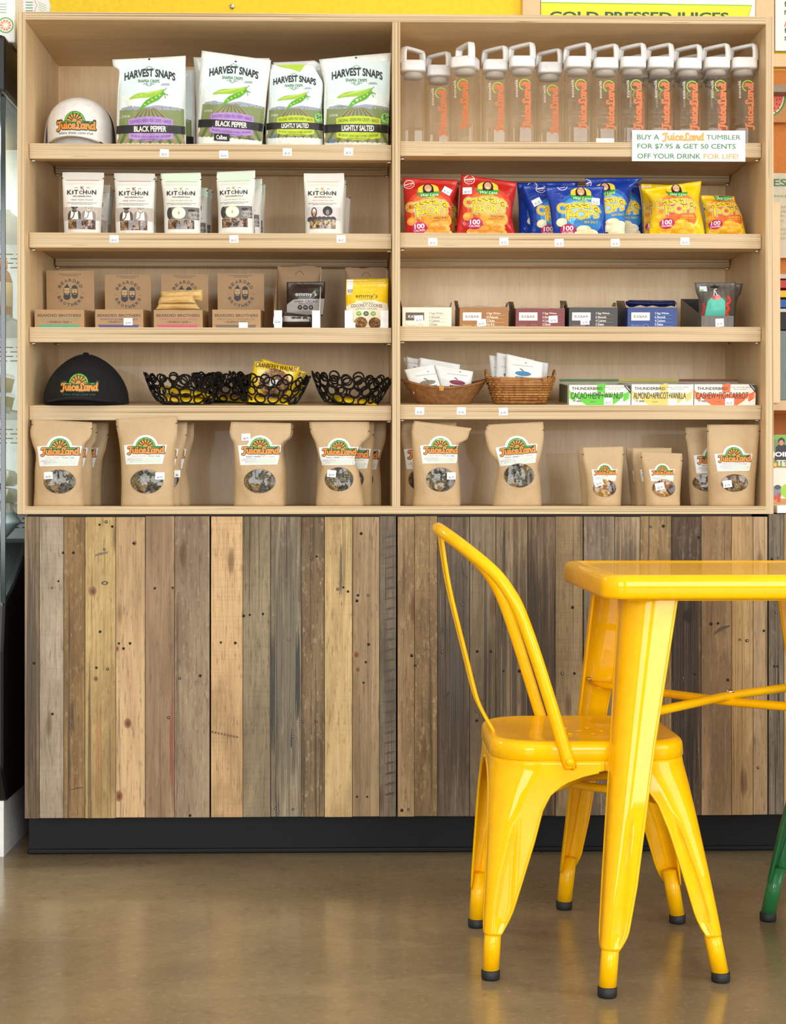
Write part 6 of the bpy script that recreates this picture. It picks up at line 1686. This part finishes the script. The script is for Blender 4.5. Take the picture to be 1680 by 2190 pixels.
# ---- fruit bar boxes
def bird_art(col, col2, l2):
    a = Art()
    a.text('THUNDERBIRD', -64, -20, 1, -14, '#2b2723', 2, bold=0.02); a.text('REAL FOOD BAR', 5, -21, 52, -18.5, '#5a554c', 2); a.text('FRUIT & NUT', 14, -16.5, 42, -14.5, '#5a554c', 2)
    a.rect(-10, -26, 7, -8, col, 0); a.oval(2, -24, 6, 4, col, 0)
    a.poly([(-60, -6), (50, -6), (36, 10), (20, 20), (-30, 20), (-46, 10)], col, 0)
    for sx, x0 in ((-1, -58), (1, 48)):
        for k in range(4): a.stroke([(x0, -4 + 4 * k), (x0 + sx * 8, -8 + 4 * k), (x0 + sx * 13, -15 + 5 * k)], [5, 3, .6], col, 0)
    a.text(l2, -66, -9, 46, 5, '#1f1c18', 2, bold=0.012); a.text('VEGAN', -26, 10, -14, 12.5, '#4a4438', 2); a.oval(-59, 10, 2.4, 2.4, '#6a6458', 1, hole=.7); a.rect(-54, 8, -43, 12, '#8a857a', 1)
    return a
TB = [(1216, 1348, 823.5, '#5cc22c', 'CACAO+HEMP+WALNUT', 'green', (1300, 858), '#5d7a3a', True), (1349.5, 1482, 822, '#d8c468', 'ALMOND+APRICOT+VANILLA', 'pale yellow', (1437, 860), '#c9b83a', False), (1483.5, 1615, 822, '#ee6a34', 'CASHEW+FIG+CARROT', 'orange', (1559, 859), '#8a4a2a', True)]
M_CREAM = paint('#efecdf', 0.45, name='cream_carton'); M_GREYC = paint('#b3aa98', .8, name='grey_board_inside')
for u0, u1, vt, c, l2, cn, st, fc, corner in TB:
    b = tray(1, 3, .022, u0, u1, vt, .20, M_CREAM, 'fruit_bar_box', 'cream fruit bar box with %s bird emblem, open top' % cn, 'fruit bar boxes on the fourth shelf', inner=M_GREYC, back=813)
    a = bird_art(c, fc, l2)
    b.art(a, (0, 0), ((u0 + u1) / 2 + 4, 848))
    if corner:
        a = Art(); a.poly([(u1 - 16, vt + .5), (u1 - .5, vt + .5), (u1 - .5, vt + 19)], '#231f1c', 3); a.stroke([(u1 - 10, vt + 3), (u1 - 3, vt + 11)], 1.5, '#d8d2c4', 4); b.art(a, (u1, vt), (u1, vt), name='corner_print')
    a = Art(); sticker(a, st[0], st[1], '$2.25' if c != '#d8c468' else None, 5); b.art(a, st, st, name='price_sticker')
    MB().box(-b.hw, b.hw, b.depth - .003, b.depth, b.hb - .0035, b.hb + .0025, paint(fc, .6)).build('coloured_rim', b.root)
    for sx in (-1, 1):
        MB().box(*sorted((sx * (b.hw - .0002), sx * (b.hw + .0006))), .03, b.depth, .002, b.h - .002, paint('#6f7a56' if c == '#5cc22c' else '#8a8474', .6)).build('side_print', b.root)

# ================================================================== beyond the shelves, above and right
M_PINE = m_ply_face('pale_pine', (6, 6, 0.8), '#d9b183', '#ecca9e')
YF = YB - 0.03
def wall_box(name, label, cat, u0, v0, u1, v1, y, t, mat):
    p, q = W(u0, v0, y), W(u1, v1, y)
    root = thing(name, label, cat, ((p.x + q.x) / 2, y, q.z))
    MB().box(p.x - root.location.x, q.x - root.location.x, 0, t, 0, p.z - q.z, mat).build('panel', root, bevel=.001)
    return root, p, q
def wall_art(root, a, ref, at, y, name='printed_art'):
    w = W(at[0], at[1], y); a.build(name, root, flat(-.0002), ref, (w.x - root.location.x, w.z - root.location.z), mpp(at[0], y), base=.0004)
def beam(name, label, u0, v0, u1, v1, y=YF, t=.028, mat=None):
    wall_box(name, label, 'batten', u0, v0, u1, v1, y, t, mat or M_PINE)
beam('wood_batten', 'pale pine batten left of the juice menu board above the shelves', 1117, -260, 1155, 142)
beam('wood_batten', 'pale pine batten right of the juice menu board above the shelves', 1616, -260, 1655, 142)
beam('wood_rail', 'pale pine rail under the white menu boards at the right', 1117, 112, 1900, 144, YF - .002, .024)
root, p, q = wall_box('menu_board', 'white menu board with a yellow banner reading cold pressed juices', 'sign', 1156, -260, 1615, 112, YF + .006, .012, M_WHITE)
A = Art(12)
A.poly([(1156.5, 6), (1610, 9), (1594, 60), (1156.5, 60)], '#fbe032', 0); A.stroke([(1157, 5.5), (1609, 9), (1593, 58)], 2.2, '#8cc63a', 1, smooth=False)
A.text('COLD PRESSED JUICES', 1176, 25, 1558, 49, '#2f5a3c', 1, bold=.03)
wall_art(root, A, (1156, 0), (1156, 0), YF + .006)
root, p, q = wall_box('menu_board', 'white menu board with small green lettering at the top right corner', 'sign', 1657, -260, 1900, 110, YF + .006, .012, M_WHITE)
A = Art(12)
for t, x0, y0, x1, y1, c in (('f', 1677, 2, 1682, 14, '#3f6a3a'), ('r', 1677, 22, 1683, 31, '#3f6a3a'), ('A', 1676, 42, 1688, 57, '#f0785a'), ('f', 1677, 59, 1682, 70, '#3f6a3a'), ('s', 1677, 78, 1684, 86, '#3f6a3a')):
    A.text(t, x0, y0, x1, y1, c, 0, bold=.02)
wall_art(root, A, (1657, 0), (1657, 0), YF + .006)
sc_ = W(496, 14, YB - .004)
tag(MB().lathe([(0, 0), (.009, 0), (.008, .003), (0, .004)], M_CHROME, 12).build('screw_head', None, sc_, (R(90), 0, 0)), 'small screw head in the yellow wall above the shelves', 'screw')
# coloured bands and prints seen past the right side of the shelves
root, p, q = wall_box('wall_shelf', 'grey shelf edge over the orange wall at the right', 'shelf', 1640, 180, 1900, 198, YB - .10, .10, paint('#9a8670', .6))
root, p, q = wall_box('watermelon_sign', 'cut-out watermelon slice sign on the orange wall', 'sign', 1640, 204, 1700, 262, YF - .01, .004, paint('#c98a4a', .6, name='tan_backing'))
A = Art(6); A.oval(1640, 205, 40, 46, '#4a8a3a', 1, 270, 360); A.oval(1640, 205, 36, 42, '#f2e6c8', 1.4, 270, 360); A.oval(1640, 205, 34, 39, '#e2604a', 2, 270, 360)
for x, y in ((1660, 214), (1667, 212), (1660, 222), (1666, 224), (1655, 232), (1664, 232), (1658, 240)): A.oval(x, y, 1.2, 2, '#3a2018', 3, n=8)
wall_art(root, A, (1640, 205), (1640, 205), YF - .01)
root, p, q = wall_box('poster', 'off-white poster with green lettering on the orange wall', 'poster', 1640, 370, 1800, 552, YF - .01, .004, paint('#dccfb8', .7, name='poster_paper'))
A = Art(12)
A.text('ES', 1653, 383, 1681, 398, '#4a7a4a', 0, bold=.03); A.text('JUNGLE', 1645, 417, 1682, 423, '#8aa83a', 0, bold=.02); A.text('17 OZ', 1645, 432, 1664, 437, '#b9a86a', 0)
for k, t in enumerate(('PINEAPPLE', 'CUCUMBER', 'CELERY', 'LEMON', 'KALE', 'SPINACH', 'PARSLEY', 'GINGER')): A.text(t, 1653, 440 + 9.5 * k, 1653 + 4.2 * len(t), 446 + 9.5 * k, '#a9a85a', 0)
wall_art(root, A, (1653, 383), (1653, 383), YF - .01)
for v0, v1, c, nm in ((586, 596, '#cfc4b4', 'grey'), (599, 616, '#c2321c', 'red'), (621, 636, '#f2c21a', 'yellow'), (640, 658, '#1f55a8', 'blue'), (660, 668, '#d8d2c8', 'pale')):
    wall_box('stacked_tray', '%s tray in the stack at the right, above the dark counter' % nm, 'tray', 1640, v0, 1760, v1, YB - .20, .18, paint(c, .5))
wall_box('dark_cabinet', 'dark appliance recess below the coloured trays', 'appliance', 1640, 669, 1800, 706, YB - .22, .2, paint('#15120f', .6))
wall_box('steel_cabinet', 'grey steel appliance front below the dark recess', 'appliance', 1640, 707, 1800, 856, YB - .24, .22, paint('#5a625c', .35, .6))
wall_box('back_shelf', 'pale wood shelf edge over the orange wall at the right', 'shelf', 1640, 856, 1900, 878, YB - .30, .28, M_PINE)
yS = D + .20
p, q = W(1655, 432, yS), W(1668, 862, yS)
tag(MB().box(xr - .0004, q.x, yS, yS + .09, q.z, p.z, M_PINE).build('upright_board', bevel=.001), 'narrow unplaned upright board fixed to the right side of the shelf unit', 'board')
# counter top and prints beside the unit
yC = D + .30
root, p, q = wall_box('counter_top', 'white counter slab right of the shelf unit', 'counter', 1661, 1081, 1900, 1097.5, D + .03, .55, paint('#f1f0ec', .35))
zc = W(1661, 1081, D + .03).z
def stand_print(name, label, v0, v1, mat, y, art=None):
    p, q = W(1640, v0, y), W(1790, v1, y)
    root = thing(name, label, 'poster', ((p.x + q.x) / 2, y, q.z))
    MB().box(p.x - root.location.x + .02, q.x - root.location.x, 0, .004, 0, p.z - q.z, mat).build('sheet', root)
    if art: w = W(1657, v0, y); art.build('printed_art', root, flat(-.0002), (1657, v0), (w.x - root.location.x, w.z - root.location.z), mpp(1657, y), base=.0004)
A = Art(8)
A.rect(1650, 931, 1740, 999, '#7a8a5a', 0); A.rect(1650, 931, 1740, 940, '#6fae4a', .5); A.oval(1670, 944, 7, 8, '#2a1d16', 1); A.oval(1670, 947, 5, 6, '#c98d68', 2); A.poly([(1658, 956), (1664, 951), (1678, 951), (1684, 956), (1686, 985), (1656, 985)], '#26242a', 1)
for k in range(5): A.oval(1657 + 6 * k, 994, 3.5, 4, ('#e8c23a', '#d86a2a', '#7ab03a')[k % 3], 1)
A.text('JOIN', 1650, 967, 1690, 979, '#f6f4ee', 3, bold=.04); A.text('TEAM', 1660, 984, 1704, 996, '#f6f4ee', 3, bold=.04)
stand_print('poster', 'small recruiting poster with a person in black, standing on the counter slab', 930, 1000, paint('#c9b48a', .6), D + .28, A)
A = Art(8)
A.rect(1650, 1001, 1740, 1079, '#e2ddd0', 0); A.oval(1681, 1050, 12, 15, '#9acb2a', 1); A.rect(1650, 1040, 1670, 1062, '#7f8a96', .6); A.oval(1662, 1042, 7, 5, '#4a4f4a', 1); A.rect(1661, 1055, 1668, 1074, '#c0472a', 1.5); A.rect(1650, 1066, 1740, 1079, '#c98d52', .8); A.oval(1657, 1064, 4, 5, '#c94a38', 1.2)
stand_print('poster', 'food photograph with a green bowl, below the recruiting poster', 1000.5, 1080.5, paint('#e2ddd0', .5), D + .275, A)

# ================================================================== drinks fridge at the left edge
M_FRK = paint('#0b0b0d', 0.4, name='black_fridge_plastic'); M_STEEL = paint('#c9ccd0', 0.3, .8, name='brushed_steel'); M_FRW = paint('#eef0f2', 0.4, name='white_fridge_liner')
M_RAIL = paint('#8f9698', 0.5, name='grey_shelf_rail')
xs, y0f, y1f = -0.872, 4.10, 4.78
fr = thing('drinks_fridge', 'tall open black drinks fridge with a glass side at the left picture edge', 'fridge', (-1.3, 4.45, 0))
fx, fy, _ = fr.location
fb = lambda n, x0, x1, y0, y1, z0, z1, m, bev=0.0: MB().box(x0 - fx, x1 - fx, y0 - fy, y1 - fy, z0, z1, m).build(n, fr, bevel=bev, seg=2)
zh1, zh0 = W(15, 79, y0f).z, W(15, 205, y0f).z
fb('head', -1.75, xs + .004, y0f - .03, y1f + .05, zh0, zh1, M_FRK, .012)
# lower body with a sloping nose, extruded along x
zl = [W(10, v, y0f).z for v in (1290, 1390, 1640, 1718)]
prof = [(y0f - .01, zl[0]), (y0f - .035, zl[1]), (y0f - .035, zl[2]), (y0f + .03, zl[3]), (y1f, zl[3]), (y1f, zl[0] + .14), (y0f + .30, zl[0] + .14), (y0f + .12, zl[0] + .05)]
vs = [(xs - fx, y - fy, z) for y, z in prof] + [(-1.75 - fx, y - fy, z) for y, z in prof]; n = len(prof)
MB().add(vs, [tuple(range(n)), tuple(range(2 * n - 1, n - 1, -1))] + [(k, k + n, (k + 1) % n + n, (k + 1) % n) for k in range(n)], M_FRK).build('lower_body', fr, bevel=.006)
fb('base_plinth', -1.7, W(8, 1780, y0f + .03).x, y0f + .03, y1f, 0, zl[3], M_WHITE)
gl = fb('side_glass', xs - .011, xs - .001, y0f, y1f, zl[0] + .02, zh0 + .002, M_GLASS)
MB().box(xs - .013 - fx, xs - fx, y0f - .004 - fy, y0f - fy, zl[0] - .005, zh0, paint('#1c2a28', .12, name='dark_green_glass_edge')).build('glass_edge', fr, bevel=.001)
fb('back_liner', -1.7, xs + .02, y1f - .02, y1f + .04, zl[0], zh0, M_FRW)
shz = [W(10, v, y0f + .25).z for v in (470, 688, 880, 1078)]
for z in shz:
    fb('wire_shelf', -1.7, xs - .014, y0f + .12, y1f - .02, z - .006, z, M_STEEL)
    fb('shelf_front_rail', -1.7, xs - .014, y0f + .112, y0f + .12, z - .012, z + .004, M_RAIL)
    sd_ = bpy.data.lights.new('fridge_lamp', 'AREA'); sd_.shape = 'RECTANGLE'; sd_.size = .75; sd_.size_y = .03; sd_.energy = 2.6; sd_.color = (.93, .98, 1)
    so_ = bpy.data.objects.new('fridge_lamp', sd_); so_.location = (-1.28, y0f + .14, z - .016); so_.rotation_euler = (R(35), 0, 0); COL.objects.link(so_)
    sl = MB()
    for j in range(4):
        for i in range(10):
            x = xs - .03 - .034 * i - (.017 if j % 2 else 0)
            sl.box(x - .012 - fx, x + .012 - fx, y1f - .0215 - fy, y1f - .0195 - fy, z - .035 - .013 * j, z - .032 - .013 * j, M_DARKGAP)
    sl.build('air_slots', fr)['kind'] = 'stuff'
ld = bpy.data.lights.new('fridge_lamp', 'AREA'); ld.shape = 'RECTANGLE'; ld.size = .8; ld.size_y = .06; ld.energy = 14; ld.color = (.92, .97, 1)
lo = bpy.data.objects.new('fridge_lamp', ld); lo.location = (-1.3, y0f + .1, zh0 - .01); COL.objects.link(lo)
def juice(x, y, z, c, label):
    r = thing('juice_bottle', label, 'bottle', (x, y, z))
    MB().lathe([(.0, 0), (.030, 0), (.033, .004), (.033, .095), (.026, .118), (.018, .126), (.018, .13)], paint(c, .25), 18).build('bottle_body', r)
    MB().lathe([(.020, .13), (.020, .150), (.018, .152), (0, .152)], paint('#f08a1e', .4), 18).build('bottle_cap', r)
    MB().lathe([(.0335, .030), (.0335, .092)], paint('#d8b48a', .5), 18).build('bottle_label', r)
juice(xs - .052, y0f + .17, shz[1], '#a85a2a', 'orange-capped juice bottle right at the fridge glass')
juice(xs - .122, y0f + .17, shz[1], '#c9a820', 'orange-capped juice bottle one further from the fridge glass')
def tub(x, y, z, c, label, h=.035):
    r = thing('food_tub', label, 'container', (x, y, z))
    MB().loops([rounded_rect(.055, .045, .012, 4, 0), rounded_rect(.062, .052, .014, 4, h)], paint(c, .4), True, cap0=True, cap1=True).build('food', r)
    MB().loops([rounded_rect(.065, .055, .014, 4, h + .0005), rounded_rect(.06, .05, .014, 4, h + .012)], M_CLEAR, True, cap1=True).build('clear_lid', r)
tub(xs - .09, y0f + .20, shz[2], '#b8a04a', 'olive food tub on the third fridge shelf, lower one'); tub(xs - .09, y0f + .20, shz[2] + .0485, '#a8904a', 'olive food tub on the third fridge shelf, stacked on top')
M_FOIL = paint('#b9bec2', .25, 1.0, name='crumpled_foil')
for k, dz in enumerate((0, .047)):
    r = thing('foil_wrap', 'crumpled foil wrap on the lowest fridge shelf, %s one' % ('lower' if k == 0 else 'upper'), 'food wrap', (xs - .085, y0f + .22, shz[3] + dz))
    MB().loops([[(p[0] * f + noise.noise(Vector((p[0] * 60, p[1] * 60, z * 90 + k))) * .006, p[1] * f, z) for p in rounded_rect(.062, .07, .02, 5)] for f, z in ((.8, 0), (1, .008), (1.02, .024), (.9, .040), (.5, .046))], M_FOIL, False, cap0=True, cap1=True).build('foil_body', r)
r = thing('clear_clamshell', 'clear plastic salad bowl at the bottom of the fridge', 'container', (xs - .12, y0f + .33, zl[0] + .1405))
MB().lathe([(.04, 0), (.085, .05), (.09, .055), (.085, .062), (.06, .10), (.0, .115)], paint('#e4eef0', .2), 28).build('bowl_shell', r)
# juice cartons and card on top of the fridge
A = Art(6); A.oval(12, 54, 17, 17, '#4aa83a', 0, hole=.86); 
for k in range(10):
    t = R(36 * k); A.poly([(12 + 4 * math.cos(t), 54 - 4 * math.sin(t)), (12 + 12 * math.cos(t - .22), 54 - 12 * math.sin(t - .22)), (12 + 12 * math.cos(t + .22), 54 - 12 * math.sin(t + .22))], '#f0883a', 0)
for k in range(4): A.rect(-4, 8 + 6 * k, 14, 9.4 + 6 * k, '#7aa87a', 0)
pL, pR = W(-40, -60, y0f + .05), W(32, 82, y0f + .05)
r = thing('juice_carton_display', 'white carton with an orange slice emblem on top of the fridge', 'carton', ((pL.x + pR.x) / 2, y0f + .05, zh1))
MB().box(pL.x - r.location.x, pR.x - r.location.x, 0, .10, 0, pL.z - zh1, M_WHITE).build('carton_body', r, bevel=.002)
w = W(12, 54, y0f + .05); A.build('printed_art', r, flat(0), (12, 54), (w.x - r.location.x, w.z - zh1), mpp(12, y0f + .05), base=.0004)
yK = y0f + .62
pts = [(20, -20), (98, -20), (107, 12), (104, 45), (20, 45)]
P = [W(u, v, yK) for u, v in pts]; zmin = min(p.z for p in P)
r = thing('printed_card', 'white hexagonal card with green and orange print behind the shelf top left', 'card', (P[0].x, yK, zmin))
vs = [(p.x - P[0].x, 0, p.z - zmin) for p in P] + [(p.x - P[0].x, .02, p.z - zmin) for p in P]; n = len(P)
MB().add(vs, [tuple(range(n)), tuple(range(2 * n - 1, n - 1, -1))] + [(k, k + n, (k + 1) % n + n, (k + 1) % n) for k in range(n)], M_WHITE).build('card_body', r)
A = Art(6)
for k in range(4): A.stroke([(34, -8 + 7 * k), (50, 6 + 7 * k)], 1.2, '#9ac06a', 0); A.rect(55, 4 + 6 * k, 70, 6 + 6 * k, '#6a9a6a', 0); A.stroke([(82, 4 + 5 * k), (98, 12 + 5 * k)], 1, '#9ac06a', 0)
A.stroke([(72, -5), (79, 12), (73, 26)], 1.2, '#e88a5a', 0, smooth=False)
w = W(70, 10, yK); A.build('printed_art', r, flat(0), (70, 10), (w.x - P[0].x, w.z - zmin), mpp(70, yK), base=.0004)
